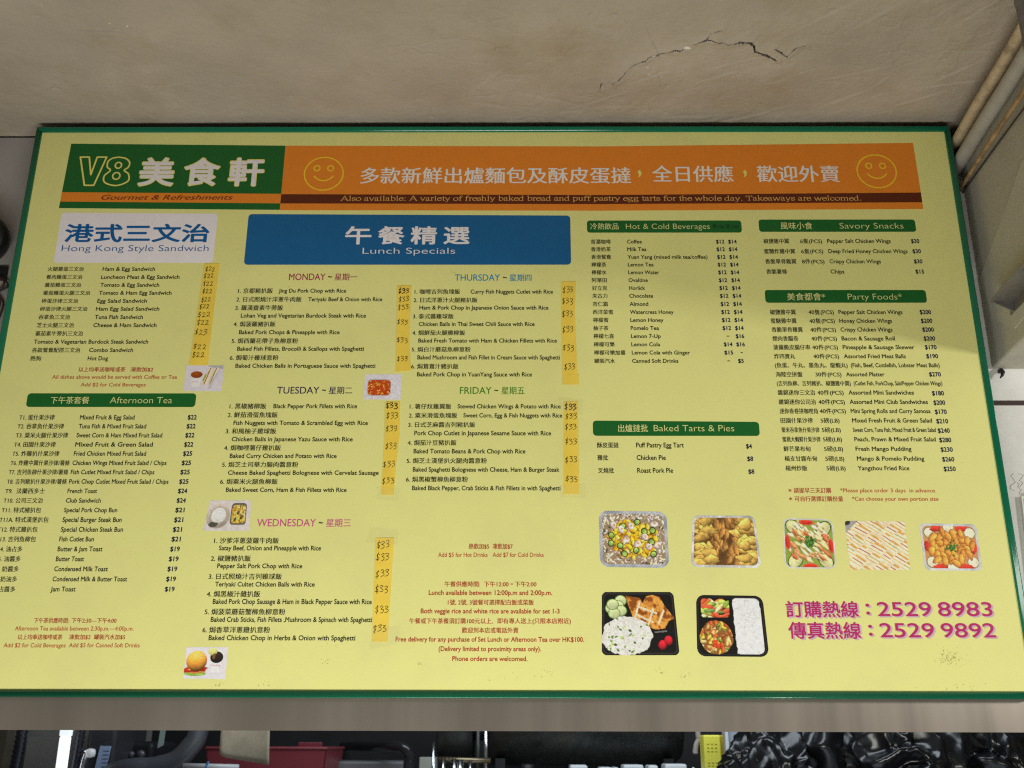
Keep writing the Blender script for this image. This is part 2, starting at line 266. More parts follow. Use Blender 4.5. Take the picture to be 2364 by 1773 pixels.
# printed text of the board: section|x0,x1,mid height,letter height (board mm),ink,text|...
ROWS = """
brand_head|304.2,403.5,1391.7,90.8,brand,美|428.0,528.9,1391.6,88.9,brand,食|552.6,650.9,1391.5,89.7,brand,軒
sandwich|95.8,192.4,1095.7,12.7,k,火腿雞蛋三文治|242.7,383.3,1095.7,10.4,k,Ham & Egg Sandwich
sandwich|95.4,191.7,1072.2,12.6,k,餐肉雞蛋三文治|242.2,451.3,1072.1,10.3,k,Luncheon Meat & Egg Sandwich
sandwich|94.8,191.6,1049.0,12.5,k,蕃茄雞蛋三文治|242.7,399.7,1049.0,10.3,k,Tomato & Egg Sandwich
sandwich|94.1,219.0,1026.0,12.5,k,蕃茄雞蛋火腿三文治|242.1,435.3,1026.0,10.2,k,Tomato & Ham Egg Sandwich
sandwich|93.5,190.2,1002.8,12.4,k,碎蛋沙律三文治|241.1,372.6,1002.8,10.1,k,Egg Salad Sandwich
sandwich|92.5,218.3,980.0,12.3,k,碎蛋沙律火腿三文治|240.8,408.1,980.0,10.1,k,Ham Egg Salad Sandwich
sandwich|92.2,175.6,956.6,13.4,k,吞拿魚三文治|240.6,367.5,956.6,10.6,k,Tuna Fish Sandwich
sandwich|91.4,189.2,933.5,13.3,k,芝士火腿三文治|239.9,406.0,933.5,10.5,k,Cheese & Ham Sandwich
sandwich|91.2,216.4,910.0,13.2,k,蕃茄素牛蒡扒三文治
sandwich|90.9,389.6,886.9,10.4,k,Tomato & Vegetarian Burdock Steak Sandwich
sandwich|89.4,215.2,863.6,13.1,k,各款鴛鴦配搭三文治|238.4,353.1,863.7,10.4,k,Combo Sandwich
sandwich|88.7,116.7,840.5,13.0,k,熱狗|238.0,290.9,840.6,10.3,k,Hot Dog
sandwich|218.9,339.7,810.1,12.9,r,以上均奉送咖啡或茶|353.2,411.4,810.1,12.9,r,凍飲加$2
sandwich|153.3,475.4,789.4,10.2,rl,All dishes above would be served with Coffee or Tea
sandwich|230.3,397.1,768.4,10.1,rl,Add $2 for Cold Beverages
tea_head|158.4,257.5,726.4,19.5,c,下午茶套餐|310.9,469.8,726.6,16.9,c,Afternoon Tea
tea|85.7,176.0,680.5,14.1,k,T1. 蛋什果沙律|240.4,379.4,680.6,10.9,k,Mixed Fruit & Egg Salad|514.4,537.3,680.8,12.5,b,$22
tea|85.0,203.1,656.8,14.0,k,T2. 吞拿魚什果沙律|240.4,411.6,657.0,10.9,k,Tuna Fish & Mixed Fruit Salad|514.0,536.8,657.1,12.4,b,$22
tea|84.4,217.0,633.1,13.9,k,T3. 粟米火腿什果沙律|238.3,455.1,633.2,10.8,k,Sweet Corn & Ham Mixed Fruit Salad|513.3,536.5,633.4,12.3,b,$22
tea|84.0,189.1,608.9,13.8,k,T4. 田園什果沙律|238.5,434.1,609.1,10.7,k,Mixed Fruit & Green Salad|512.9,536.1,609.3,12.3,b,$22
tea|83.4,202.0,585.2,13.7,k,T5. 炸雞扒什果沙律|238.2,419.9,585.4,10.7,k,Fried Chicken Mixed Fruit Salad|512.7,535.8,585.6,12.2,b,$25
tea|82.9,231.3,561.1,13.6,k,T6. 炸雞中翼什果沙律/薯條|238.2,474.1,561.3,10.6,k,Chicken Wings Mixed Fruit Salad / Chips|511.8,535.4,561.5,12.1,b,$25
tea|82.3,231.0,537.5,13.6,k,T7. 吉列魚柳什果沙律/薯條|237.4,446.4,537.6,10.5,k,Fish Cutlet Mixed Fruit Salad / Chips|511.2,534.7,537.8,12.1,b,$25
tea|81.9,230.9,513.2,13.5,k,T8. 吉列豬扒什果沙律/薯條|236.7,484.3,513.4,10.5,k,Pork Chop Cutlet Mixed Fruit Salad / Chips|510.9,534.1,513.6,12.0,b,$25
tea|81.4,180.0,489.2,13.4,k,T9.  法蘭西多士|236.2,309.7,489.4,10.4,k,French Toast|510.3,533.4,489.7,11.9,b,$24
tea|81.0,178.8,465.2,13.3,k,T10. 公司三文治|235.6,322.2,465.4,10.4,k,Club Sandwich|509.8,532.6,465.7,11.8,b,$24
tea|80.4,177.6,441.1,13.2,k,T11. 特式豬扒包|234.5,366.2,441.3,10.3,k,Special Pork Chop Bun|509.1,532.0,441.6,11.8,b,$21
tea|79.0,200.1,417.1,13.6,k,T11A. 特式漢堡扒包|234.4,379.9,417.3,11.0,k,Special Burger Steak Bun|508.8,531.4,417.5,12.2,b,$21
tea|78.7,176.6,393.0,13.6,k,T12. 特式雞扒包|234.0,386.3,393.2,10.9,k,Special Chicken Steak Bun|508.3,530.9,393.5,12.1,b,$21
tea|78.4,176.2,369.1,13.5,k,T13. 吉列魚柳包|233.4,318.0,369.3,10.8,k,Fish Cutlet Bun|507.6,530.4,369.6,12.0,b,$21
tea|77.6,146.9,344.8,13.4,k,T14. 油占多|232.9,342.3,345.1,10.8,k,Butter & Jam Toast|507.2,530.6,345.4,11.9,b,$19
tea|76.4,146.5,320.8,13.3,k,T15. 油醬多|232.4,300.7,321.0,10.7,k,Butter Toast|506.5,530.3,321.4,11.9,b,$19
tea|75.8,145.8,296.4,13.2,k,T16. 奶醬多|232.0,361.8,296.7,10.6,k,Condensed Milk Toast|506.0,529.7,297.0,11.8,b,$19
tea|76.1,145.4,272.1,13.1,k,T17. 奶油多|231.3,411.5,272.5,10.5,k,Condensed Milk & Butter Toast|505.6,529.2,272.8,11.7,b,$19
tea|75.9,145.0,248.0,13.1,k,T18. 占醬多|230.2,290.3,248.3,10.5,k,Jam Toast|505.0,528.6,248.7,11.6,b,$19
tea|201.2,284.7,174.3,12.1,r,下午茶供應時間:|291.1,398.4,174.5,12.1,r,下午2:30—下午4:00
tea|159.2,441.5,155.8,10.0,rl,Afternoon Tea available between 2:30p.m.—4:00p.m.
tea|169.3,274.9,136.0,11.9,r,以上均奉送咖啡或茶|290.7,341.8,136.2,11.9,r,凍飲加$2|349.7,423.8,136.3,11.9,r,罐裝汽水加$5
tea|138.7,285.3,116.8,9.9,rl,Add $2 for Cold Beverages|293.4,460.6,117.2,9.9,rl,Add $5 for Canned Soft Drinks
monday|743.2,839.9,1072.4,19.0,monday,MONDAY|846.9,857.7,1072.4,15.8,k,~|864.9,924.9,1072.4,20.5,monday,星期一
monday|611.1,703.1,1032.1,14.6,k,1. 京都豬扒飯|718.7,897.8,1032.1,10.4,k,Jing Du Pork Chop with Rice
monday|608.6,781.3,1007.4,14.5,k,2. 日式照燒汁洋蔥牛肉飯|798.5,994.4,1007.4,10.4,k,Teriyaki Beef & Onion with Rice
monday|607.9,733.8,983.1,14.7,k,3. 羅漢齋素牛蒡飯
monday|624.6,953.8,960.7,10.8,k,Lohan Veg and Vegetarian Burdock Steak with Rice
monday|607.8,717.7,936.7,14.5,k,4. 焗菠蘿豬扒飯
monday|624.1,887.2,913.8,10.6,k,Baked Pork Chops & Pineapple with Rice
monday|607.0,780.1,889.5,14.4,k,5. 焗西蘭花帶子魚柳意粉
monday|623.5,952.6,867.4,10.5,k,Baked Fish Fillets, Brocolli & Scallops with Spaghetti
monday|606.6,732.7,842.6,14.2,k,6. 焗葡汁雞球意粉
monday|623.1,984.7,820.3,10.4,k,Baked Chicken Balls in Portuguese Sauce with Spaghetti
tuesday|735.9,844.0,753.5,18.5,tuesday,TUESDAY|850.9,861.3,753.5,14.6,k,~|868.7,928.9,753.5,20.5,tuesday,星期二
tuesday|618.1,711.6,710.7,14.5,k,1. 黑椒豬柳飯|730.0,943.1,710.8,10.6,k,Black Pepper Pork Fillets with Rice
tuesday|615.6,742.6,687.4,14.4,k,2. 鮮茄滑蛋魚塊飯
tuesday|632.2,972.8,666.2,10.5,k,Fish Nuggets with Tomato & Scrambled Egg with Rice
tuesday|614.4,742.0,644.5,14.2,k,3. 和風柚子雞球飯
tuesday|631.6,936.7,623.3,10.4,k,Chicken Balls in Japanese Yazu Sauce with Rice
tuesday|614.4,757.2,600.8,14.1,k,4. 焗咖哩薯仔雞扒飯
tuesday|630.6,898.8,579.8,10.3,k,Baked Curry Chicken and Potato with Rice
tuesday|613.5,804.0,557.5,13.9,k,5. 焗芝士司華力腸肉醬意粉
tuesday|630.1,1006.0,536.5,10.2,k,Cheese Baked Spaghetti Bolognese with Cervelat Sausage
tuesday|612.7,755.9,513.8,13.8,k,6. 焗粟米火腿魚柳飯
tuesday|629.3,928.5,492.9,10.0,k,Baked Sweet Corn, Ham & Fish Fillets with Rice
wednesday|713.2,857.7,410.3,18.3,wednesday,WEDNESDAY|864.5,874.6,410.4,14.1,k,~|883.0,943.5,410.4,20.5,wednesday,星期三
wednesday|612.3,770.1,366.3,14.4,k,1. 沙爹洋蔥菠蘿牛肉飯
wednesday|625.8,874.1,348.0,10.6,k,Satay Beef, Onion and Pineapple with Rice
wednesday|608.7,705.3,322.8,14.3,k,2. 椒鹽豬扒飯
wednesday|625.7,831.6,304.6,10.4,k,Pepper Salt Pork Chop with Rice
wednesday|607.5,784.1,279.3,14.1,k,3. 日式照燒汁吉列雞球飯
wednesday|624.8,864.7,260.7,10.3,k,Teriyaki Cultet Chicken Balls with Rice
wednesday|607.2,735.3,237.5,14.4,k,4. 焗黑椒汁雜扒飯
wednesday|623.3,1003.7,219.7,10.9,k,Baked Pork Chop Sausage & Ham in Black Pepper Sauce with Rice
wednesday|606.3,798.7,195.7,14.2,k,5. 焗菠菜蘑菇蟹柳魚柳意粉
wednesday|622.6,1006.3,177.6,10.7,k,Baked Crab Sticks, Fish Fillets ,Mushroom & Spinach with Spaghetti
wednesday|605.3,765.8,153.6,14.1,k,6. 焗香草洋蔥雞扒意粉
wednesday|621.8,968.7,135.1,10.6,k,Baked Chicken Chop in Herbs & Onion with Spaghetti
thursday|1184.4,1304.7,1070.3,18.6,thursday,THURSDAY|1312.0,1322.6,1070.3,15.1,k,~|1329.9,1388.7,1070.2,20.6,thursday,星期四
thursday|1079.0,1199.4,1029.5,14.2,k,1. 咖哩吉列魚塊飯|1227.2,1444.9,1029.4,10.7,k,Curry Fish Nuggets Cutlet with Rice
thursday|1077.0,1245.8,1005.3,14.1,k,2. 日式洋蔥汁火腿豬扒飯
thursday|1093.2,1432.8,983.4,10.6,k,Ham & Pork Chop in Japanese Onion Sauce with Rice
thursday|1076.8,1183.8,958.8,14.0,k,3. 泰式醬雞球飯
thursday|1092.9,1396.1,936.8,10.5,k,Chicken Balls in Thai Sweet Chili Sauce with Rice
thursday|1076.8,1214.7,912.3,13.8,k,4. 焗鮮茄火腿雞柳飯
thursday|1093.3,1453.7,890.3,10.4,k,Baked Fresh Tomato with Ham & Chicken Fillets with Rice
thursday|1076.8,1230.0,865.8,13.7,k,5. 焗白汁蘑菇魚柳意粉
thursday|1092.5,1460.9,843.6,10.7,k,Baked Mushroom and Fish Fillet in Cream Sauce with Spaghetti
thursday|1077.1,1199.4,819.0,14.2,k,6. 焗鴛鴦汁豬扒飯
thursday|1093.0,1388.6,796.9,10.6,k,Baked Pork Chop in YuanYang Sauce with Rice
friday|1204.0,1285.1,753.1,18.6,friday,FRIDAY|1292.1,1302.1,753.1,14.4,k,~|1310.4,1369.3,753.2,21.0,friday,星期五
friday|1077.1,1183.1,710.4,13.8,k,1. 薯仔炆雞翼飯|1198.9,1461.2,710.6,10.4,k,Stewed Chicken Wings & Potato with Rice
friday|1075.8,1198.5,686.3,13.7,k,2. 粟米滑蛋魚塊飯|1214.2,1464.8,686.4,10.3,k,Sweet Corn, Egg & Fish Nuggets with Rice
friday|1074.9,1244.5,661.7,13.7,k,3. 日式芝麻醬吉列豬扒飯
friday|1091.3,1436.2,639.6,10.9,k,Pork Chop Cutlet in Japanese Sesame Sauce with Rice
friday|1075.4,1198.2,614.5,14.1,k,4. 焗茄汁豆豬扒飯
friday|1091.1,1371.4,592.3,10.8,k,Baked Tomato Beans & Pork Chop with Rice
friday|1074.6,1275.2,567.8,13.9,k,5. 焗芝士漢堡扒火腿肉醬意粉
friday|1090.7,1456.1,545.1,10.6,k,Baked Spaghetti Bolognese with Cheese, Ham & Burger Steak
friday|1074.7,1228.7,520.1,13.8,k,6. 焗黑椒蟹柳魚柳意粉
friday|1090.7,1457.9,497.8,10.5,k,Baked Black Pepper, Crab Sticks & Fish Fillets in with Spaghetti
notes|1233.1,1282.7,353.0,13.3,r,熱飲加$5|1291.3,1340.0,353.1,13.3,r,凍飲加$7
notes|1159.4,1279.2,332.2,10.7,rl,Add $5 for Hot Drinks|1291.5,1415.0,332.4,10.7,rl,Add $7 for Cold Drinks
notes|1176.5,1261.9,261.9,13.0,r,午餐供應時間:|1271.1,1330.5,262.0,13.0,r,下午12:00|1335.0,1341.3,262.1,10.5,r,-|1345.2,1397.3,262.1,13.0,r,下午2:00
notes|1139.2,1434.8,241.6,10.5,r,Lunch available between 12:00p.m and 2:00p.m.
notes|1185.4,1390.8,218.8,12.8,r,1號, 2號, 3號餐可選擇配白飯或菜飯
notes|1121.4,1452.0,198.2,10.3,r,Both veggie rice and white rice are available for set 1-3
notes|1094.9,1292.9,175.0,12.7,r,午餐或下午茶餐須訂購100元以上,|1304.0,1478.4,175.4,12.7,r,即有專人送上(只限本店附近)
notes|1220.1,1354.0,153.6,12.6,r,歡迎到本店或電話外賣
notes|1064.2,1508.8,132.6,10.2,r,Free delivery for any purchase of Set Lunch or Afternoon Tea over HK$100.
notes|1166.2,1407.3,110.8,10.1,r,(Delivery limited to proximity areas only).
notes|1198.8,1375.2,88.3,10.0,r,Phone orders are welcomed.
beverages_head|1547.8,1624.3,1222.6,19.4,c,冷熱飲品|1644.2,1870.6,1222.6,16.1,c,Hot & Cold Beverages|1878.6,1948.9,1222.5,13.7,ghost,熱 Hot 凍 Cold
beverages|1547.9,1602.2,1176.4,13.4,k,香濃咖啡|1645.4,1685.4,1176.4,10.3,k,Coffee|1884.6,1906.9,1176.3,11.7,b,$12|1917.2,1940.2,1176.3,11.7,b,$14
beverages|1548.0,1601.5,1153.8,13.3,k,香滑奶茶|1645.4,1696.9,1153.7,10.3,k,Milk Tea|1884.7,1907.0,1153.7,11.6,b,$12|1917.4,1940.3,1153.7,11.6,b,$14
beverages|1548.1,1601.7,1131.0,13.2,k,香滑鴛鴦|1645.3,1859.2,1130.9,10.2,k,Yuan Yang (mixed milk tea/coffee)|1884.8,1907.1,1130.9,11.6,b,$12|1917.6,1940.5,1130.9,11.6,b,$14
beverages|1548.3,1588.1,1108.3,13.1,k,檸檬茶|1645.5,1714.3,1108.3,10.1,k,Lemon Tea|1884.8,1907.1,1108.3,11.5,b,$12|1917.8,1940.6,1108.2,11.5,b,$14
beverages|1548.4,1588.1,1085.5,13.1,k,檸檬水|1645.8,1728.3,1085.5,10.1,k,Lemon Water|1884.9,1907.2,1085.5,11.5,b,$12|1918.0,1940.7,1085.5,11.5,b,$14
beverages|1548.5,1588.5,1062.7,13.0,k,阿華田|1645.8,1696.9,1062.7,10.0,k,Ovaltine|1884.9,1907.2,1062.6,11.4,b,$12|1918.1,1940.9,1062.6,11.4,b,$14
beverages|1548.7,1588.9,1039.9,12.9,k,好立克|1646.1,1688.8,1039.9,10.0,k,Horlick|1885.0,1907.3,1039.9,11.3,b,$12|1918.3,1941.0,1039.9,11.3,b,$14
beverages|1548.8,1588.7,1017.3,12.9,k,朱古力|1646.1,1709.1,1017.3,9.9,k,Chocolate|1885.0,1907.3,1017.3,11.3,b,$12|1918.5,1941.2,1017.3,11.3,b,$14
beverages|1548.9,1589.1,993.9,13.2,k,杏仁霜|1646.1,1695.4,993.9,10.3,k,Almond|1885.4,1907.8,993.9,11.7,b,$12|1918.5,1941.2,993.9,11.7,b,$14
beverages|1549.0,1602.4,971.0,13.2,k,西洋菜蜜|1646.4,1760.8,971.0,10.3,k,Watercress Honey|1885.6,1908.1,971.1,11.6,b,$12|1918.6,1941.2,971.1,11.6,b,$14
beverages|1549.1,1589.2,948.3,13.1,k,檸檬蜜|1646.6,1733.3,948.3,10.2,k,Lemon Honey|1885.8,1908.3,948.4,11.5,b,$12|1918.7,1941.1,948.4,11.5,b,$14
beverages|1549.2,1588.8,925.5,13.0,k,柚子茶|1646.6,1720.4,925.6,10.2,k,Pomelo Tea|1886.0,1908.5,925.6,11.5,b,$12|1918.8,1941.1,925.6,11.5,b,$14
beverages|1549.3,1602.8,902.9,13.0,k,檸檬七喜|1646.8,1724.0,902.9,10.1,k,Lemon 7-Up|1894.9,1902.6,902.9,10.1,k,-|1918.9,1941.1,902.9,11.4,b,$16
beverages|1549.4,1603.6,879.9,12.9,k,檸檬可樂|1646.8,1721.4,879.9,10.0,k,Lemon Cola|1886.3,1908.9,880.0,11.3,b,$14|1919.0,1941.1,880.0,11.3,b,$16
beverages|1549.5,1630.8,857.0,12.8,k,檸檬可樂加薑|1647.2,1797.5,857.1,10.0,k,Lemon Cola with Ginger|1886.5,1909.1,857.1,11.3,b,$15|1928.5,1934.0,857.1,10.0,k,-
beverages|1549.6,1603.2,834.1,12.7,k,罐裝汽水|1647.2,1766.4,834.1,9.9,k,Canned Soft Drinks|1892.6,1900.2,834.2,9.9,k,-|1920.2,1935.0,834.2,11.2,b,$5
tarts_head|1605.1,1680.6,653.0,19.9,c,出爐撻批|1695.1,1897.6,653.1,16.5,c,Baked Tarts & Pies
tarts|1550.9,1605.2,608.6,14.1,k,酥皮蛋撻|1649.1,1768.5,608.7,11.6,k,Puff Pastry Egg Tart
tarts|1924.2,1939.1,605.9,12.0,b,$4
tarts|1551.1,1578.0,576.1,14.0,k,雞批|1649.1,1722.0,576.2,11.5,k,Chicken Pie
tarts|1924.8,1940.0,573.5,11.9,b,$8
tarts|1551.7,1591.8,543.1,13.9,k,叉燒批|1649.5,1738.7,543.3,11.4,k,Roast Pork Pie
tarts|1925.3,1940.4,540.6,11.8,b,$8
snacks_head|2061.2,2147.7,1224.1,21.9,c,風味小食|2220.9,2392.8,1224.0,17.2,c,Savory Snacks
snacks|2012.1,2081.0,1178.0,14.4,k,椒鹽雞中翼|2110.6,2169.3,1178.0,14.4,k,6隻(PCS)|2183.1,2353.2,1178.0,10.8,k,Pepper Salt Chicken Wings|2407.9,2430.1,1177.9,12.4,b,$30
snacks|2011.5,2094.7,1147.7,14.3,k,蜜糖炸雞中翼|2110.6,2169.6,1147.7,14.3,k,6隻(PCS)|2183.4,2395.0,1147.7,10.7,k,Deep Fried Honey Chicken Wings|2408.1,2430.6,1147.6,12.3,b,$30
snacks|2012.2,2095.1,1117.7,14.2,k,香脆單骨雞翼|2110.2,2169.9,1117.6,14.2,k,8件(PCS)|2183.4,2320.2,1117.6,10.7,k,Crispy Chicken Wings|2408.2,2430.7,1117.6,12.2,b,$30
snacks|2012.6,2068.0,1087.8,14.1,k,香脆薯條|2183.3,2219.6,1087.8,10.6,k,Chips|2408.4,2431.4,1087.7,12.1,b,$15
party_head|2061.6,2161.8,1015.0,21.8,c,美食都會*|2221.2,2363.9,1015.0,16.8,c,Party Foods*
party|2013.2,2080.9,970.9,14.4,k,椒鹽雞中翼|2192.4,2359.7,970.9,10.8,k,Pepper Salt Chicken Wings|2113.9,2180.1,970.9,14.4,k,40隻(PCS)|2404.7,2434.8,970.9,12.6,b,$200
party|2013.3,2080.6,946.1,14.3,k,蜜糖雞中翼|2192.2,2329.4,946.1,10.7,k,Honey Chicken Wings|2113.7,2180.3,946.1,14.3,k,40隻(PCS)|2404.8,2434.6,946.1,12.5,b,$200
party|2013.5,2094.6,921.4,14.2,k,香脆單骨雞翼|2192.8,2327.7,921.5,10.6,k,Crispy Chicken Wings|2114.1,2180.8,921.4,14.2,k,40件(PCS)|2405.2,2435.4,921.5,12.4,b,$200
party|2013.8,2081.1,896.4,14.1,k,煙肉香腸卷|2193.0,2331.3,896.5,10.6,k,Bacon & Sausage Roll|2114.3,2180.9,896.5,14.1,k,40件(PCS)|2405.5,2435.6,896.5,12.3,b,$200
party|2014.0,2109.0,872.1,14.0,k,菠蘿脆皮腸仔串|2193.4,2378.9,872.2,10.5,k,Pineapple & Sausage Skewer|2114.4,2181.2,872.1,14.0,k,40件(PCS)|2405.6,2436.1,872.2,12.3,b,$170
party|2014.1,2068.4,847.1,13.9,k,炸四寶丸|2194.0,2353.5,847.2,10.4,k,Assorted Fried Meat Balls|2114.9,2181.5,847.2,13.9,k,40件(PCS)|2406.1,2436.5,847.3,12.2,b,$190
party|2014.1,2201.0,822.4,13.8,k,(魚蛋、牛丸、墨魚丸、龍蝦丸)|2209.3,2437.2,822.4,10.4,k,(Fish, Beef, Cuttlefish, Lobster Meat Balls)
party|2014.4,2082.8,797.4,13.8,k,海陸空拼盤|2194.5,2293.0,797.5,10.3,k,Assorted Platter|2115.5,2182.5,797.5,13.8,k,30件(PCS)|2406.9,2437.1,797.6,12.0,b,$270
party|2015.0,2203.9,773.0,13.7,k,(吉列魚柳、吉列豬扒、椒鹽雞中翼)|2211.5,2437.3,773.1,10.3,k,(Cutlet Fish, PorkChop, Salt/Pepper Chicken Wings)
party|2015.3,2110.7,748.2,14.1,k,雜錦迷你三文治|2116.3,2183.0,748.2,14.1,k,40件(PCS)|2195.6,2361.8,748.3,10.7,k,Assorted Mini Sandwiches
party|2407.6,2438.1,746.5,12.6,b,$180
party|2015.5,2110.4,723.0,14.0,k,雜錦迷你公司治|2116.6,2183.4,723.1,14.0,k,40件(PCS)|2195.7,2394.1,723.2,10.6,k,Assorted Mini Club Sandwiches
party|2408.0,2437.9,721.3,12.5,b,$200
party|2016.2,2112.7,698.5,13.9,k,迷你春卷拼咖哩角|2117.3,2183.8,698.6,13.9,k,40件(PCS)|2195.9,2397.7,698.7,10.5,k,Mini Spring Rolls and Curry Samosa
party|2408.4,2438.5,696.8,12.4,b,$170
party|2016.2,2097.8,673.6,13.8,k,田園什果沙律|2117.4,2165.1,673.7,13.8,k,5磅(LB)|2196.7,2398.1,673.8,10.5,k,Mixed Fresh Fruit & Green Salad
party|2408.8,2438.7,672.0,12.4,b,$210
party|2016.4,2112.1,648.7,13.7,k,粟米吞拿魚什果沙律|2118.0,2165.5,648.8,13.7,k,5磅(LB)|2196.3,2404.4,648.9,10.4,k,Sweet Corn, Tuna Fish, Mixed Fruit & Green Salad
party|2409.1,2439.4,647.1,12.3,b,$240
party|2016.9,2112.4,624.2,13.6,k,蜜桃大蝦鮮什果沙律|2118.5,2166.0,624.2,13.6,k,5磅(LB)|2197.3,2401.1,624.4,10.3,k,Peach, Prawn & Mixed Fruit Salad
party|2409.5,2439.7,622.6,12.2,b,$280
party|2017.5,2085.3,599.3,13.6,k,鮮芒果布甸|2119.1,2166.3,599.4,13.6,k,5磅(LB)|2197.6,2337.1,599.5,10.3,k,Fresh Mango Pudding
party|2409.8,2440.1,597.8,12.1,b,$230
party|2017.9,2099.1,574.1,13.5,k,楊支甘露布甸|2119.6,2166.7,574.2,13.5,k,5磅(LB)|2198.3,2365.8,574.4,10.2,k,Mango & Pomelo Pudding
party|2410.2,2440.5,572.6,12.1,b,$260
party|2018.2,2072.4,549.4,13.4,k,楊州炒飯|2120.1,2167.5,549.5,13.4,k,5磅(LB)|2198.1,2325.8,549.6,10.2,k,Yangzhou Fried Rice
party|2410.5,2440.6,547.9,12.0,b,$250
party|2020.6,2028.6,492.7,10.0,r,*|2033.9,2126.3,492.8,13.2,r,請提早三天訂購|2148.5,2384.7,493.0,10.0,rl,*Please place order 3 days  in advance.
party|2020.3,2028.5,471.6,10.0,r,*|2034.1,2153.5,471.7,13.1,r,可自行選擇訂購份量|2175.6,2387.7,471.9,10.0,rl,*Can choose your own portion size
hotline|1989.8,2162.3,204.1,38.4,m,訂購熱線|2179.8,2189.1,204.3,24.8,m,:|2206.7,2334.6,204.4,32.7,m,2529|2350.7,2479.5,204.7,32.7,m,8983
hotline|1991.6,2162.7,154.9,39.1,m,傳真熱線|2180.7,2190.1,155.1,24.4,m,:|2207.1,2335.2,155.3,32.7,m,2529|2351.4,2479.6,155.5,32.7,m,9892
sandwich_head|126.2,517.9,1202.8,55.0,hk,港式三文治
sandwich_head|124.4,520.5,1157.3,18.1,hkl,Hong Kong Style Sandwich
lunch_head|885.9,957.0,1195.8,54.5,lw,午|974.5,1046.2,1195.8,54.5,lw,餐|1062.8,1134.1,1195.7,54.5,lw,精|1151.3,1222.1,1195.7,54.4,lw,選
lunch_head|935.3,1183.9,1149.5,17.6,lwl,Lunch Specials
brand_head|210.6,571.9,1312.0,18.9,script,Gourmet & Refreshments
banner|918.0,1663.5,1379.8,51.2,ming,多款新鮮出爐麵包及酥皮蛋撻
banner|1682.4,1692.8,1384.7,17.7,mingc,,|1722.1,1944.6,1384.6,52.1,ming,全日供應|1972.6,1982.9,1384.5,17.7,mingc,,|2010.1,2237.0,1384.4,52.1,ming,歡迎外賣
banner|867.3,2290.4,1308.3,19.3,serif,Also available: A variety of freshly baked bread and puff pastry egg tarts for the whole day. Takeaways are welcomed.
"""
HANDS = [
 ('sandwich',531.9,1095.4,27.5,15.0,'$22'),
 ('sandwich',529.9,1076.1,27.4,14.9,'$22'),
 ('sandwich',530.0,1053.8,27.4,14.8,'$22'),
 ('sandwich',530.3,1031.9,27.3,14.8,'$22'),
 ('sandwich',528.8,1007.9,27.2,14.7,'$22'),
 ('sandwich',527.0,987.3,27.2,14.6,'$22'),
 ('sandwich',528.0,964.1,34.8,16.2,'$22'),
 ('sandwich',527.8,940.8,34.7,16.1,'$22'),
 ('sandwich',525.3,915.0,34.6,16.0,'$23'),
 ('sandwich',526.5,873.3,34.4,15.8,'$22'),
 ('sandwich',524.6,851.3,34.3,15.8,'$22'),
 ('monday',1050.5,1032.0,29.5,14.9,'$33'),
 ('monday',1052.0,1008.5,29.4,14.8,'$33'),
 ('monday',1051.1,985.2,29.3,14.8,'$33'),
 ('monday',1050.9,942.7,29.2,14.6,'$33'),
 ('monday',1052.1,891.1,29.0,14.4,'$33'),
 ('monday',1054.0,840.1,28.8,14.2,'$33'),
 ('tuesday',1031.5,711.7,30.4,16.0,'$33'),
 ('tuesday',1033.9,686.4,30.3,15.9,'$33'),
 ('tuesday',1032.9,651.5,30.2,15.7,'$33'),
 ('tuesday',1034.8,606.0,30.0,15.6,'$33'),
 ('tuesday',1031.3,557.8,29.8,15.4,'$33'),
 ('tuesday',1030.7,516.8,29.7,15.2,'$33'),
 ('thursday',1484.6,1033.8,30.0,18.4,'$33'),
 ('thursday',1483.0,1001.9,29.9,18.3,'$33'),
 ('thursday',1482.1,965.9,29.8,18.1,'$33'),
 ('thursday',1483.3,923.2,29.6,17.9,'$33'),
 ('thursday',1483.2,870.9,29.4,17.7,'$33'),
 ('thursday',1486.3,818.1,29.2,17.5,'$33'),
 ('friday',1486.0,710.5,31.0,16.3,'$33'),
 ('friday',1487.0,684.7,30.9,16.2,'$33'),
 ('friday',1485.8,656.5,30.7,16.1,'$33'),
 ('friday',1485.9,618.0,30.6,15.9,'$33'),
 ('friday',1485.8,571.3,30.4,15.7,'$33'),
 ('friday',1486.0,520.9,30.2,15.5,'$33'),
 ('wednesday',1025.5,356.7,33.6,18.0,'$33'),
 ('wednesday',1025.8,327.8,33.4,17.8,'$33'),
 ('wednesday',1026.1,287.5,33.2,17.6,'$33'),
 ('wednesday',1026.1,250.0,33.1,17.5,'$33'),
 ('wednesday',1028.6,202.3,32.9,17.2,'$33'),
 ('wednesday',1026.0,157.4,32.7,17.0,'$33'),
]
# ------------------------------------------------------------------ the menu board
BX, BZ = -1.35306, 1.70283            # lower left outer corner of the frame
BW, BH = 2559.5, 1534.4               # size in mm
YP = 2.505                            # plane of the printed panel
board = tag(empty('menu_board', (BX+BW/2000, 2.525, BZ)), 'big yellow restaurant menu board in a green frame hung under the plaster ceiling', 'menu board')
def P(x, z, layer=0.0):               # board mm -> world
    return (BX+x/1000.0, YP-layer/1000.0, BZ+z/1000.0)
yellow = mat('yellow_print', (0.80, 0.775, 0.285), 0.42, var=.018, vscale=4, bump=.00025, bscale=160, dirt=(.66, .60, .26), dirt_amt=.35, dirt_scale=5, rvar=.05, spec=.35)
put('panel', MB().box(BX+.012, BX+BW/1000-.012, YP, YP+.03, BZ+.012, BZ+BH/1000-.012, yellow).mesh('panel'), board)
fgreen = mat('green_frame', (0.004, 0.150, 0.075), 0.16, var=.08, vscale=8, rvar=.05, bump=.0002, bscale=30)
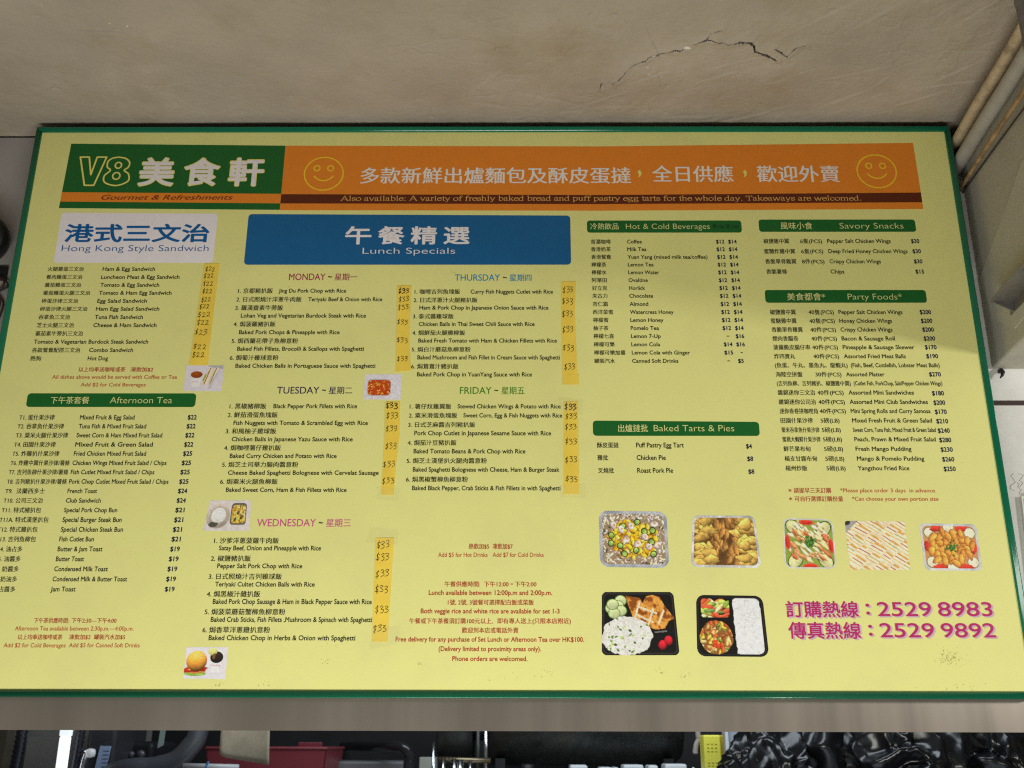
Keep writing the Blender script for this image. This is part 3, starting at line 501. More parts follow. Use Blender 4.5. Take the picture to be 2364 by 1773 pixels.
def rail(p0, p1, inward):
    """half round frame rail: sweep a profile along p0-p1 (board mm); inward = unit vector to the panel"""
    W_ = 17.5; prof = [(0, 40.0), (0, 4.0), (.6, 1.6), (2.4, .35), (5, 0), (11.5, 0), (15, .9), (W_-.8, 3.0), (W_, 7.0), (W_, 40.0)]
    d = np.array(p1, float)-np.array(p0); d /= np.linalg.norm(d); V = []; n = len(prof)
    for end, s in ((p0, 1), (p1, -1)):
        for a, b in prof:
            q = np.array(end, float)+np.array(inward)*a+d*s*a     # mitre
            V.append((BX+q[0]/1000, 2.5+b/1000, BZ+q[1]/1000))
    F = [(i, i+1, n+i+1, n+i) for i in range(n-1)]+[(n-1, 0, n, 2*n-1), tuple(range(n))[::-1], tuple(range(n, 2*n))]
    me = MB().add(V, F, fgreen).mesh('frame_rail'); bm = bmesh.new(); bm.from_mesh(me); bmesh.ops.recalc_face_normals(bm, faces=bm.faces); bm.to_mesh(me); bm.free()
    me.polygons.foreach_set('use_smooth', [len(p.vertices) == 4 for p in me.polygons]); put('frame_rail', me, board)
rail((0, 0), (BW, 0), (0, 1)); rail((0, BH), (BW, BH), (0, -1)); rail((0, 0), (0, BH), (1, 0)); rail((BW, 0), (BW, BH), (-1, 0))
for z in (300, 1250):
    put('mounting_batten', MB().box(BX+.1, BX+2.45, YP+.03, 2.5835, BZ+z/1000, BZ+z/1000+.05, mat('batten_wood', (.25, .17, .1), .8)).mesh('mounting_batten'), board)

def C(*c): return tuple(lin(c))
INK = {}
def ink(name, rgb, rough=.45): 
    if name not in INK: INK[name] = mat('ink_'+name, rgb, rough, var=.03, vscale=30, spec=.35)
    return INK[name]
def flat(mb, poly, layer, m): mb.add([P(x, z, layer) for x, z in poly], [tuple(range(len(poly)))[::-1] if area2(poly) < 0 else tuple(range(len(poly)))], m)
def area2(p): return sum(p[i][0]*p[(i+1) % len(p)][1]-p[(i+1) % len(p)][0]*p[i][1] for i in range(len(p)))
def rrect(x0, x1, z0, z1, r, n=6):
    out = []
    for cx, cz, a in ((x1-r, z1-r, 0), (x0+r, z1-r, 90), (x0+r, z0+r, 180), (x1-r, z0+r, 270)):
        for k in range(n+1):
            t = math.radians(a+90*k/n); out.append((cx+r*math.cos(t), cz+r*math.sin(t)))
    return out
# strokes drawn with a pen: ribbon with round ends
def ribbon(mb, pts, wd, layer, m, dz=0.0):
    pts = [np.array(p, float) for p in pts]; n = len(pts); L_ = []; R_ = []
    for i, p in enumerate(pts):
        t = pts[min(i+1, n-1)]-pts[max(i-1, 0)]; t = t/(np.linalg.norm(t)+1e-9); nn = np.array((-t[1], t[0])); h = (wd[i] if hasattr(wd, '__len__') else wd)/2
        L_.append(p+nn*h); R_.append(p-nn*h)
    V = [P(q[0], q[1], layer) for q in L_]+[P(q[0], q[1], layer) for q in R_]
    F = [(n+i, n+i+1, i+1, i) for i in range(n-1)]
    mb.add(V, F, m)
    if np.linalg.norm(pts[0]-pts[-1]) < 1e-6: return          # closed loop: no end caps
    for e, o in ((0, 1), (n-1, n-2)):
        t = pts[e]-pts[o]; a0 = math.atan2(t[1], t[0]); h = (wd[e] if hasattr(wd, '__len__') else wd)/2
        q = [P(pts[e][0]+h*math.cos(a0+math.radians(a)), pts[e][1]+h*math.sin(a0+math.radians(a)), layer) for a in (-90, -50, -15, 15, 50, 90)]
        mb.add(q, [tuple(range(6))], m)

# ---- type: Blender's own built-in face, converted to flat meshes
GC = {}
def glyphs(text, res=3, shear=0.0, off=0.0):
    key = (text, res, shear, off)
    if key in GC: return GC[key]
    c = bpy.data.curves.new('t', 'FONT'); c.body = text; c.resolution_u = res; c.shear = shear; c.offset = off; c.fill_mode = 'FRONT'
    o = bpy.data.objects.new('t', c); COL.objects.link(o); me = bpy.data.meshes.new_from_object(o); me.calc_loop_triangles()
    a = np.empty(len(me.vertices)*3, np.float32); me.vertices.foreach_get('co', a); a = a.reshape(-1, 3)[:, :2].astype(float)
    f = np.empty(len(me.loop_triangles)*3, np.int32); me.loop_triangles.foreach_get('vertices', f); f = f.reshape(-1, 3)
    bpy.data.objects.remove(o); bpy.data.curves.remove(c); bpy.data.meshes.remove(me)
    GC[key] = (a, f); return GC[key]
def is_cjk(t): return any(ord(ch) > 0x2e80 for ch in t)
def type_set(mb, text, x0, x1, zc, h, m, layer, w=0.0, res=3, shear=0.0, dx=0.0, dz=0.0, ring=0, off=0.0):
    """set a line between x0 and x1; weight is laid on as small shifted copies (w in em), a ring of them rounds the strokes"""
    a, f = glyphs(text, res, shear, off)
    lo, hi = a[:, 0].min()-w, a[:, 0].max()+w; sx = (x1-x0)/(hi-lo)
    if len(text) == 1 and text in ',:~-*':                      # small marks: keep their own height
        mid = (a[:, 1].min()+a[:, 1].max())/2; sy = h/.682 if text in '~-*' else h/(a[:, 1].max()-a[:, 1].min())
    elif is_cjk(text): mid = 0.385; sy = h/(0.915+2*w)
    else: mid = 0.341; sy = h/(0.682+2*w)
    offs = [(0, 0)] if w == 0 else ([(-w, 0), (w, 0)] if ring == 0 else [(w*math.cos(2*math.pi*k/ring), w*math.sin(2*math.pi*k/ring)) for k in range(ring)]+[(0, 0)])
    for k, (ox, oz) in enumerate(offs):
        V = np.empty((len(a), 3)); V[:, 0] = BX+(x0+dx+(a[:, 0]+ox-lo)*sx)/1000; V[:, 1] = YP-(layer+.008*k)/1000; V[:, 2] = BZ+(zc+dz+(a[:, 1]+oz-mid)*sy)/1000
        mb.add(V, f, m)
# ---- a small book serif drawn with a broad nib, for the banner's English line
SER = dict(
 A=(.72, [[(.06,0),(.35,.66)], [(.35,.68),(.65,0)], [(.17,.23),(.52,.23)]], [(.07,0,.09),(.64,0,.11)]),
 T=(.62, [[(.31,.65),(.31,0)], [(.04,.64),(.58,.64)], [(.05,.64),(.035,.5)], [(.57,.64),(.585,.5)]], [(.31,0,.11)]),
 l=(.28, [[(.14,.68),(.14,0)], [(.05,.64),(.14,.68)]], [(.14,0,.09)]), i=(.28, [[(.14,.45),(.14,0)], [(.05,.42),(.14,.45)], [(.13,.60),(.16,.63)]], [(.14,0,.09)]),
 o=(.50, ['c', [(.25,.455),(.08,.36),(.045,.22),(.10,.06),(.25,-.008),(.40,.08),(.455,.22),(.41,.37),(.25,.455)]], []),
 s=(.39, ['c', [(.32,.34),(.29,.42),(.19,.455),(.07,.39),(.08,.29),(.20,.23),(.32,.16),(.33,.06),(.20,-.008),(.09,.03),(.05,.12)]], []),
 a=(.44, [[(.30,.33),(.30,.06)], 'c', [(.07,.33),(.10,.42),(.19,.455),(.28,.42),(.30,.33)], [(.30,.06),(.33,.0),(.43,.04)], [(.30,.27),(.14,.21),(.05,.11),(.10,.01),(.20,.01),(.30,.08)]], []),
 v=(.50, [[(.07,.44),(.25,.0)], [(.25,.0),(.43,.44)]], [(.07,.45,.07),(.43,.45,.07)]), y=(.50, [[(.07,.44),(.26,.02)], [(.43,.44),(.26,.02),(.17,-.18),(.06,-.18)]], [(.07,.45,.07),(.43,.45,.07)]),
 w=(.72, [[(.06,.44),(.20,.0)], [(.20,.0),(.35,.40)], [(.35,.42),(.50,.0)], [(.50,.0),(.66,.44)]], [(.06,.45,.06),(.35,.45,.06),(.66,.45,.06)]),
 b=(.50, [[(.12,.68),(.12,.02)], [(.03,.64),(.12,.68)], 'c', [(.12,.36),(.20,.44),(.32,.44),(.45,.32),(.45,.18),(.36,.03),(.22,-.005),(.12,.05)]], []),
 d=(.50, [[(.37,.68),(.37,.02)], [(.28,.64),(.37,.68)], [(.37,.02),(.47,.05)], 'c', [(.37,.38),(.27,.45),(.14,.41),(.045,.26),(.05,.12),(.15,.0),(.27,.01),(.37,.08)]], []),
 e=(.44, [[(.07,.27),(.39,.27)], 'c', [(.39,.27),(.37,.39),(.24,.455),(.11,.39),(.045,.23),(.10,.06),(.23,-.005),(.34,.03),(.41,.13)]], []),
 c=(.44, ['c', [(.38,.34),(.33,.43),(.22,.455),(.09,.37),(.045,.22),(.10,.06),(.23,-.005),(.34,.03),(.41,.13)]], []),
 r=(.33, [[(.13,.45),(.13,0)], [(.04,.42),(.13,.45)], 'c', [(.13,.33),(.20,.43),(.28,.44),(.32,.40)]], [(.13,0,.10)]),
 t=(.28, [[(.14,.57),(.14,.07)], [(.03,.44),(.26,.44)], 'c', [(.14,.07),(.18,.0),(.27,.05)]], []), f=(.33, [[(.14,.50),(.14,0)], [(.04,.44),(.30,.44)], 'c', [(.14,.5),(.17,.63),(.26,.68),(.36,.62)]], [(.14,0,.10)]),
 h=(.50, [[(.11,.68),(.11,0)], [(.02,.64),(.11,.68)], 'c', [(.11,.34),(.21,.43),(.31,.43),(.38,.33),(.38,.0)]], [(.11,0,.09),(.38,0,.09)]),
 n=(.50, [[(.11,.45),(.11,0)], [(.02,.42),(.11,.45)], 'c', [(.11,.34),(.21,.43),(.31,.43),(.38,.33),(.38,.0)]], [(.11,0,.09),(.38,0,.09)]),
 m=(.78, [[(.11,.45),(.11,0)], [(.02,.42),(.11,.45)], 'c', [(.11,.34),(.2,.43),(.3,.43),(.38,.33),(.38,.0)], [(.38,.34),(.48,.43),(.57,.43),(.65,.33),(.65,.0)]], [(.11,0,.08),(.38,0,.08),(.65,0,.08)]),
 u=(.50, [[(.38,.45),(.38,.02)], [(.30,.43),(.38,.45)], [(.38,.02),(.48,.05)], [(.03,.43),(.12,.45)], 'c', [(.12,.45),(.12,.12),(.20,.005),(.30,.03),(.38,.12)]], []),
 p=(.50, [[(.11,.45),(.11,-.20)], [(.02,.42),(.11,.45)], 'c', [(.11,.36),(.20,.44),(.32,.44),(.45,.32),(.45,.18),(.36,.03),(.22,-.005),(.11,.06)]], [(.11,-.2,.10)]),
 g=(.50, ['c', [(.22,.455),(.10,.40),(.07,.30),(.12,.19),(.22,.165),(.34,.21),(.36,.32),(.32,.42),(.22,.455)], [(.14,.18),(.08,.10),(.16,.045),(.34,.03),(.43,-.05),(.40,-.15),(.25,-.21),(.08,-.17),(.05,-.09),(.14,.03)], [(.33,.41),(.47,.42)]], []),
 k=(.50, [[(.11,.68),(.11,0)], [(.02,.64),(.11,.68)], [(.11,.20),(.38,.43)], [(.20,.26),(.42,.0)]], [(.11,0,.09),(.42,0,.10),(.38,.45,.08)]),
)
SER['.'] = (.25, [[(.115, .03), (.135, .03)]], []); SER[':'] = (.28, [[(.13, .03), (.15, .03)], [(.13, .40), (.15, .40)]], [])
def serif_line(mb, text, x0, x1, zc, cap, m, layer):
    adv = sum(SER[ch][0] if ch != ' ' else .25 for ch in text); sx = (x1-x0)/adv; sy = cap/.66; x = 0.0; z0 = zc-cap*.5; k = 0
    for ch in text:
        if ch == ' ': x += .25; continue
        w_, st, sf = SER[ch]; cur = False
        for s in st:
            if s == 'c': cur = True; continue
            pts = spline(s, 5) if cur and len(s) > 2 else [np.array(q, float) for q in s]
            if len(pts) == 2: pts = [pts[0], (pts[0]+pts[1])/2, pts[1]]
            wd = []
            for i in range(len(pts)):
                t = pts[min(i+1, len(pts)-1)]-pts[max(i-1, 0)]; t = t/(np.linalg.norm(t)+1e-9)
                wd.append((.034+.062*abs(t[0]*.30-t[1]*.954)) * sy)
            if ch in '.:' or (ch == 'i' and s[0][1] > .58): wd = [.11*sy]*len(pts)
            k += 1
            ribbon(mb, [(x0+(x+q[0])*sx, z0+q[1]*sy) for q in pts], wd, layer+.004*(k % 9), m)
        for fx, fz, fh in sf:
            k += 1; ribbon(mb, [(x0+(x+fx-fh)*sx, z0+(fz+.012)*sy), (x0+(x+fx+fh)*sx, z0+(fz+.012)*sy)], .03*sy, layer+.004*(k % 9), m)
        x += w_

INKS = dict(k=C(22, 20, 15), b=C(22, 30, 66), r=C(176, 52, 30), rl=C(186, 66, 40), c=C(232, 226, 150), ghost=(.004, .055, .016), monday=C(164, 14, 84), tuesday=C(40, 18, 78),
            wednesday=C(208, 80, 142), thursday=C(20, 138, 186), friday=C(64, 136, 12), m=C(188, 40, 108), lilac=C(205, 176, 190), white=(.86, .80, .82), edge=C(240, 226, 120), hk=C(0, 92, 158), script=C(122, 50, 18), tan=C(236, 176, 96))
SINK = dict(brand='white', hk='hk', hkl='hk', lw='white', lwl='white', ming='white', mingc='edge', serif='tan')
DAYS = ('monday', 'tuesday', 'wednesday', 'thursday', 'friday')
def set_item(mb, it, up=0.0):
    x0, x1, zc, h, st, text = it; m = ink(SINK.get(st, st), INKS[SINK.get(st, st)]); cj = is_cjk(text); L0 = .40+up
    if st == 'brand':
        type_set(mb, text, x0-1, x1+1, zc, h+2, ink('edge', INKS['edge']), L0, .035, 5, ring=12); type_set(mb, text, x0+2.2, x1-2.2, zc, h*.955, m, L0+.15, .021, 5, ring=12)
    elif st in ('hk', 'lw'): type_set(mb, text, x0, x1, zc, h, m, L0, .022, 5, ring=12)
    elif st in ('hkl', 'lwl'): type_set(mb, text, x0, x1, zc, h, m, L0, 0, 5, off=-.010)
    elif st == 'ming':
        e = ink('edge', INKS['edge']); type_set(mb, text, x0-.6, x1+.6, zc-.4, h, e, L0, .018, 4)
        type_set(mb, text, x0, x1, zc, h, m, L0+.06, .010, 4)
    elif st == 'serif': serif_line(mb, text, x0, x1, zc, h*.74, m, L0)
    elif st == 'script': type_set(mb, text, x0, x1, zc, h*.8, m, L0, .012, 4, shear=.32)
    elif st == 'm':
        type_set(mb, text, x0, x1, zc, h, ink('lilac', INKS['lilac']), L0, .018 if cj else .010, 5, dx=4.0, dz=-3.0, ring=8); type_set(mb, text, x0, x1, zc, h, m, L0+.15, .016 if cj else .008, 5, ring=8)
    elif st == 'b': type_set(mb, text, x0, x1, zc, h, m, L0, .030, 3, ring=4)
    elif st == 'c': type_set(mb, text, x0, x1, zc, h, m, L0, .006 if cj else 0, 4, off=0 if cj else -.010)
    elif st in DAYS: type_set(mb, text, x0, x1, zc, h, m, L0, .010 if cj else .006, 4)
    elif st == 'rl': type_set(mb, text, x0, x1, zc, h, m, L0, .008, 3)
    else: type_set(mb, text, x0, x1, zc, h*(1.05 if cj else 1.10), m, L0, (.018 if cj else .018), 3, ring=0 if cj else 4)

# ---- coloured heading fields
HEAD = {}
def heading(key, name, fields):
    """fields: (polygon, material) laid one above the other, first is the part itself"""
    mb = MB(); flat(mb, fields[0][0], .12, fields[0][1]); o = put(name, mb.mesh(name), board); HEAD[key] = o
    for i, (poly, m) in enumerate(fields[1:]):
        mb = MB(); flat(mb, poly, .22+.05*i, m); c = link('colour_stripe', mb.mesh('colour_stripe'), o)
    return o
hgreen = ink('heading_green', (0.010, 0.125, 0.022), .4); horange = ink('banner_orange', (0.82, 0.245, 0.022), .4); hbrown = ink('banner_brown', (0.115, 0.020, 0.006), .4)
hblue = ink('heading_blue', (0.006, 0.115, 0.30), .4); hwhite = ink('card_white', (.86, .80, .84), .4)
R4 = lambda x0, x1, z0, z1: [(x0, z0), (x1, z0), (x1, z1), (x0, z1)]
Q4 = lambda *p: list(p)
heading('brand_head', 'brand_panel', [(Q4((98.5, 1279), (703.0, 1273.2), (703.6, 1474.8), (103.3, 1481.8)), hgreen), (Q4((99, 1299.1), (703, 1293.2), (703.2, 1322.6), (99.6, 1328.2)), horange)])
heading('banner', 'banner_panel', [(Q4((703.1, 1272.3), (1580, 1270.2), (2453.6, 1275), (2451.4, 1482), (1580, 1471.5), (703.7, 1474.8)), horange), (Q4((703.1, 1293.0), (1580, 1290.4), (2453.4, 1295.6), (2453.2, 1325.5), (1580, 1318.4), (703.1, 1321.6)), hbrown)])
def rrq(x0, x1, z0l, z0r, z1l, z1r, r):      # rounded field with a hint of skew
    return [(x, z+((z1l*(1-t)+z1r*t)-max(z1l, z1r))*((z-min(z0l, z0r))/(max(z1l, z1r)-min(z0l, z0r)))) for x, z in rrect(x0, x1, min(z0l, z0r), max(z1l, z1r), r) for t in [(x-x0)/(x1-x0)]]
heading('sandwich_head', 'heading_panel', [(rrq(108, 535.8, 1117, 1114, 1265, 1261.5, 9), hwhite)])
heading('lunch_head', 'heading_panel', [(rrq(619.3, 1494.2, 1112, 1108.2, 1260.5, 1255.4, 10), hblue)])
heading('tea_head', 'heading_panel', [(rrect(97.5, 530, 708.2, 745, 9), hgreen)])
heading('beverages_head', 'heading_panel', [(rrect(1539, 1956.6, 1203.6, 1240.2, 8), hgreen)])
heading('tarts_head', 'heading_panel', [(rrq(1541.7, 1961.2, 635, 632.8, 672.9, 669.8, 9), hgreen)])
heading('snacks_head', 'heading_panel', [(rrect(2003.4, 2426.2, 1205.8, 1242.9, 8), hgreen)])
heading('party_head', 'heading_panel', [(rrect(2004, 2428.2, 997.6, 1034.3, 8), hgreen)])

for line in ROWS.strip('\n').split('\n'):
    sect, *items = line.split('|'); run = []
    for it in items:
        a = it.split(',', 5); q = (float(a[0]), float(a[1]), float(a[2]), float(a[3]), a[4], a[5])
        small = len(q[5]) == 1 and q[5] in ':~-*'
        if run and (small or run[-1][0][5] in ('*', '~')): run[-1].append(q)       # a lone mark stays with its neighbour
        else: run.append([q])
    for grp in run:
        mb = MB(); t_ = ''.join(q[5] for q in grp)
        for q in grp: set_item(mb, q, .12 if sect in HEAD else 0.0)
        nm = 'comma_mark' if t_ == ',' else 'price_text' if t_[0] == '$' else 'chinese_text' if is_cjk(t_) else 'english_text'
        if sect in HEAD: link(nm, mb.mesh(nm), HEAD[sect])
        else: put(nm, mb.mesh(nm), board)
# outlined V8 and the two smiling faces
e = ink('edge', INKS['edge']); mb = MB()
V_ = [(135.1, 1438.5), (160, 1438.5), (171.9, 1382.6), (182.3, 1438.4), (208.5, 1438.4), (184.5, 1349.4), (158.6, 1349.4)]
for i in range(7): ribbon(mb, [V_[i], V_[(i+1) % 7]], 4.6, .52+.004*i, e)
E8 = [(241.2, 1438.4), (262, 1434), (274.5, 1421.5), (272.5, 1406), (262.6, 1396.2), (276.0, 1384.3), (277, 1362.2), (246.2, 1348.6), (214, 1358.2), (209.6, 1378.7), (224.3, 1396.4), (214.5, 1406.8), (214.3, 1424), (224, 1434), (241.2, 1438.4)]
ribbon(mb, spline(E8, 7), 4.4, .56, e)
for cx, cz, r in ((244.5, 1412.2, 9.4), (243.0, 1378.8, 10.8)):
    ribbon(mb, [(cx+r*.92*math.cos(t), cz+r*math.sin(t)) for t in np.linspace(0, 2*math.pi, 25)], 4.2, .55, e)
link('lettering', mb.mesh('lettering'), HEAD['brand_head'])
ey = ink('smile_yellow', C(250, 206, 48))
for cx, cz in ((816.2, 1385.6), (2340.2, 1392.0)):
    mb = MB(); an = np.linspace(0, 2*math.pi, 65)
    ribbon(mb, [(cx+53.5*math.cos(t), cz+51.5*math.sin(t)) for t in an], 4.0, .40, ey)
    for s in (-1, 1): ribbon(mb, [(cx-1+s*19+8.2*math.cos(t), cz+17+8.2*math.sin(t)) for t in np.linspace(0, 2*math.pi, 25)], 3.8, .40, ey)
    ribbon(mb, [(cx+32*math.sin(t), cz+12-34*math.cos(t)) for t in np.linspace(-.95, .95, 21)], 4.0, .40, ey)
    link('smiling_face', mb.mesh('smiling_face'), HEAD['banner'])
# ---- yellow paper strips taped over the old prices, with hand written new ones
paper = mat('yellow_strip_paper', (0.90, 0.65, 0.085), 0.38, var=.06, vscale=14, dirt=(.74, .50, .05), dirt_amt=.4, dirt_scale=22, bump=.0004, bscale=35)
TAPES = dict(
 sandwich=[(514.5, 1111.8), (554.5, 1111.2), (551.9, 965.8), (551.2, 821.8), (503.4, 823.1), (509.3, 965.8)], monday=[(1033, 1047), (1069.7, 1047), (1069.5, 889.2), (1077, 806.6), (1038.6, 803.9), (1036.3, 889.2)],
 tuesday=[(1014.4, 722.6), (1051.4, 723.7), (1053.9, 631.9), (1048.2, 550.9), (1045, 480), (1015.4, 481), (1015.3, 550.8), (1016.6, 631.9)],
 thursday=[(1467.4, 1058.7), (1505.2, 1059.1), (1501.6, 964.3), (1505.1, 794.6), (1467.4, 794.6), (1467.2, 964.3)], friday=[(1470, 723.5), (1505.2, 724.2), (1503.5, 482.4), (1466.6, 482.3)], wednesday=[(1006.3, 373), (1050.1, 373.7), (1044.8, 126.6), (1008.9, 127)])
TOBJ = {}
def sheet(name, poly, layer, thick, m, parent=None):
    mb = MB(); n = len(poly); poly = poly if area2(poly) > 0 else poly[::-1]
    V = [P(x, z, layer) for x, z in poly]+[P(x, z, layer-thick) for x, z in poly]
    mb.add(V, [tuple(range(n))]+[(i+n, (i+1) % n+n, (i+1) % n, i) for i in range(n)], m)
    return put(name, mb.mesh(name), board) if parent is None else link(name, mb.mesh(name), parent)
for k_, poly in TAPES.items(): TOBJ[k_] = sheet('price_strip', poly, 1.05, .8, paper)
sheet('price_strip', [(1467.5, 795.4), (1508.4, 796.5), (1507.8, 769), (1467.1, 769)], 1.25, .5, paper)
clear = mat('clear_tape', (.70, .68, .40), .22, alpha=.09)
for q in ([(994.4, 399.4), (1061.2, 392.2), (1060.5, 356.3), (981, 360.3)], [(1008.7, 159.4), (1074, 161.4), (1071.5, 122.9), (1005.3, 107.4)], [(1455, 735), (1519, 728), (1516, 690), (1458, 700)], [(1008, 500), (1062, 496), (1056, 462), (1003, 468)], [(1458, 505), (1520, 510), (1522, 470), (1456, 474)]):
    sheet('clear_tape', q, 1.45, .1, clear)
hand = ink('marker_black', C(20, 22, 14), .5)
HG = {'$': [[(.86, .74), (.50, .80), (.22, .66), (.30, .52), (.68, .40), (.74, .24), (.44, .10), (.08, .16)], [(.58, .99), (.44, .45), (.52, -.08)]],
      '2': [[(.12, .66), (.34, .84), (.66, .78), (.62, .54), (.20, .12), (.16, .10), (.52, .17), (.92, .12)]],
      '3': [[(.10, .80), (.40, .93), (.82, .86), (.66, .66), (.30, .54), (.58, .53), (.92, .40), (.74, .16), (.22, .02)]]}
def hand_price(parent, cx, cz, w_, h, text, bold):
    mb = MB(); k = 0; cw = [.32, .34, .34]; x = 0; rot = random.uniform(-.05, .10)
    for ch, c_ in zip(text, cw):
        jj = .04 if ch == '2' else .085; jx = random.uniform(-.08, .08); jz = random.uniform(-.09, .09)
        for st in HG[ch]:
            pts = spline([(px+jx+random.uniform(-jj, jj), pz+jz+random.uniform(-jj, jj)*.8) for px, pz in st], 5)
            q = []
            for px, pz in pts:
                u = (x+px*c_*.92-.5)*w_; v_ = (pz-.5)*h*1.05; q.append((cx+u+v_*.05, cz+v_+u*rot))
            k += 1; wd = [(1.5+.5*bold)*random.uniform(.65, 1.25) for _ in q]; ribbon(mb, q, wd, 1.14+.01*k, hand)
            if bold and random.random() < .6: k += 1; ribbon(mb, [(a+random.uniform(.4, 1.2), b-random.uniform(0, .8)) for a, b in q], 1.6, 1.14+.01*k, hand)
        x += c_
    link('written_price', mb.mesh('written_price'), parent)
for n_, cx, cz, w_, h, t in HANDS: hand_price(TOBJ[n_], cx, cz, w_, h, t, (n_ in ('monday', 'tuesday', 'friday')) and cz > 700 and (cz > 1020 or n_ != 'monday'))

# ---- scuffs, specks and scratches on the print
scuff = ink('scuff_brown', C(120, 104, 52), .8); faint = ink('scuff_faint', C(196, 188, 104), .8)
mb = MB()
for i in range(110):
    x = 2362+random.gauss(0, 17); z = 92+random.gauss(0, 10); a = random.uniform(-.6, 1.9); l = random.uniform(.8, 3.2)
    ribbon(mb, [(x, z), (x+l*math.cos(a), z+l*math.sin(a))], random.uniform(.25, .7), .31+.0006*i, scuff)
put('scuff_mark', mb.mesh('scuff_mark'), board)
mb = MB()
for cx, cz, n_, s in ((760, 30, 6, 9), (1745, 50, 14, 12), (1690, 62, 10, 8), (1325, 48, 8, 12), (1128, 76, 8, 6), (905, 82, 10, 12), (1180, 1085, 5, 5), (655, 28, 12, 5), (2330, 22, 8, 26), (1410, 60, 9, 16), (930, 120, 10, 14), (2395, 26, 8, 14)):
    for i in range(n_):
        x = cx+random.gauss(0, s); z = max(20, cz+random.gauss(0, s*.5)); a = random.uniform(0, 3.1); l = random.uniform(.5, 3.0)
        ribbon(mb, [(x, z), (x+l*math.cos(a), z+l*math.sin(a))], random.uniform(.4, 1.0), .31+.001*i, scuff if random.random() < .6 else faint)
for i in range(140):
    x = random.uniform(30, 2530); z = random.uniform(20, 1500); l = random.uniform(.3, 1.2)
    ribbon(mb, [(x, z), (x+l, z+random.uniform(-.6, .6))], random.uniform(.5, 1.1), .31+.001*(i % 40), scuff if random.random() < .35 else faint)
put('scuff_mark', mb.mesh('scuff_mark'), board)
# ---- printed food pictures: flat prints, painted point by point as colour on a fine flat grid
def print_mat():
    m = bpy.data.materials.new('picture_print'); m.use_nodes = True; nt = m.node_tree; p = nt.nodes['Principled BSDF']
    a = nt.nodes.new('ShaderNodeAttribute'); a.attribute_name = 'print'; nt.links.new(a.outputs['Color'], p.inputs['Base Color'])
    p.inputs['Roughness'].default_value = .42; p.inputs['Specular IOR Level'].default_value = .35; return m
PM = print_mat()
class Pic:
    def __init__(s, W, H, bgc, seed):
        s.W, s.H = W, H; s.U, s.V = np.meshgrid((np.arange(W)+.5)/W, (np.arange(H)+.5)/H, indexing='ij'); s.a = np.zeros((W, H, 3)); s.a[:] = bgc; s.asp = H/W
        s.r = np.random.default_rng(seed); s.seed = seed; s.grain = s.n(26, 40, 4); s.clip = np.ones((W, H), bool)
    def n(s, f, k=0, o=3): return fnoise(s.U, s.V*s.asp, f, s.seed*13+k, o)
    def paint(s, mask, c, k=1.0):
        mask = mask & s.clip if mask.dtype == bool else mask*s.clip
        m = (mask.astype(float)*k)[..., None]; s.a = s.a*(1-m)+np.asarray(c, float)*m
    def ell(s, cx, cy, rx, ry, c, ang=0, shade=.35, edge=None, ew=.2, wob=0.0):
        x = s.U-cx; y = (s.V-cy)*s.asp; ca, sa = math.cos(ang), math.sin(ang); u = (x*ca+y*sa)/rx; v = (-x*sa+y*ca)/(ry)
        d = np.hypot(u, v)
        if wob:
            ph = np.arctan2(v, u); a_, b_, c_ = s.r.uniform(0, 6.28, 3); d = d*(1+wob*(.5*np.sin(2*ph+a_)+.35*np.sin(3*ph+b_)+.22*np.sin(7*ph+c_)))
        m = d < 1
        if edge is not None: s.paint(m, edge); m = d < 1-ew
        c = np.asarray(c, float); sh = (1+shade*(-.6*u*.3-.7*v-.5*np.clip(d, 0, 1)**3+.25))*(1+(.36*s.grain if wob else .2*s.grain))
        col = np.clip(c[None, None]*sh[..., None], 0, 255); mm = m & s.clip; s.a[mm] = col[mm]
        return m
    def poly(s, pts, c, grad=0.0):
        inside = np.zeros((s.W, s.H), bool); n = len(pts)
        for i in range(n):
            x0, y0 = pts[i]; x1, y1 = pts[(i+1) % n]
            if y0 == y1: continue
            cond = ((y0 > s.V) != (y1 > s.V)) & (s.U < (x1-x0)*(s.V-y0)/(y1-y0)+x0); inside ^= cond
        s.paint(inside, c); return inside
    def rr(s, x0, x1, y0, y1, r):
        dx = np.maximum(np.maximum(x0+r-s.U, s.U-(x1-r)), 0); dy = np.maximum(np.maximum(y0+r/s.asp-s.V, s.V-(y1-r/s.asp)), 0)*s.asp
        return (np.hypot(dx, dy) < r) & (s.U > x0) & (s.U < x1) & (s.V > y0) & (s.V < y1)
    def tex(s, f, amt, k=0): s.a = np.clip(s.a*(1+amt*s.n(f, k)[..., None]*2), 0, 255)
    def tray(s, c0, c1, rim, r, inner, r2):
        ribs = .5+.5*np.sin((s.U+s.V*s.asp)*150)*(.6+.8*s.n(14, 3)); g = np.clip(ribs*.5+s.n(6, 4)+.35, 0, 1)[..., None]
        s.a = np.asarray(c0, float)*(1-g)+np.asarray(c1, float)*g; m = s.rr(rim, 1-rim, rim/s.asp, 1-rim/s.asp, r2); s.paint(m, inner); s.clip = m; return s.rr(0, 1, 0, 1, r)
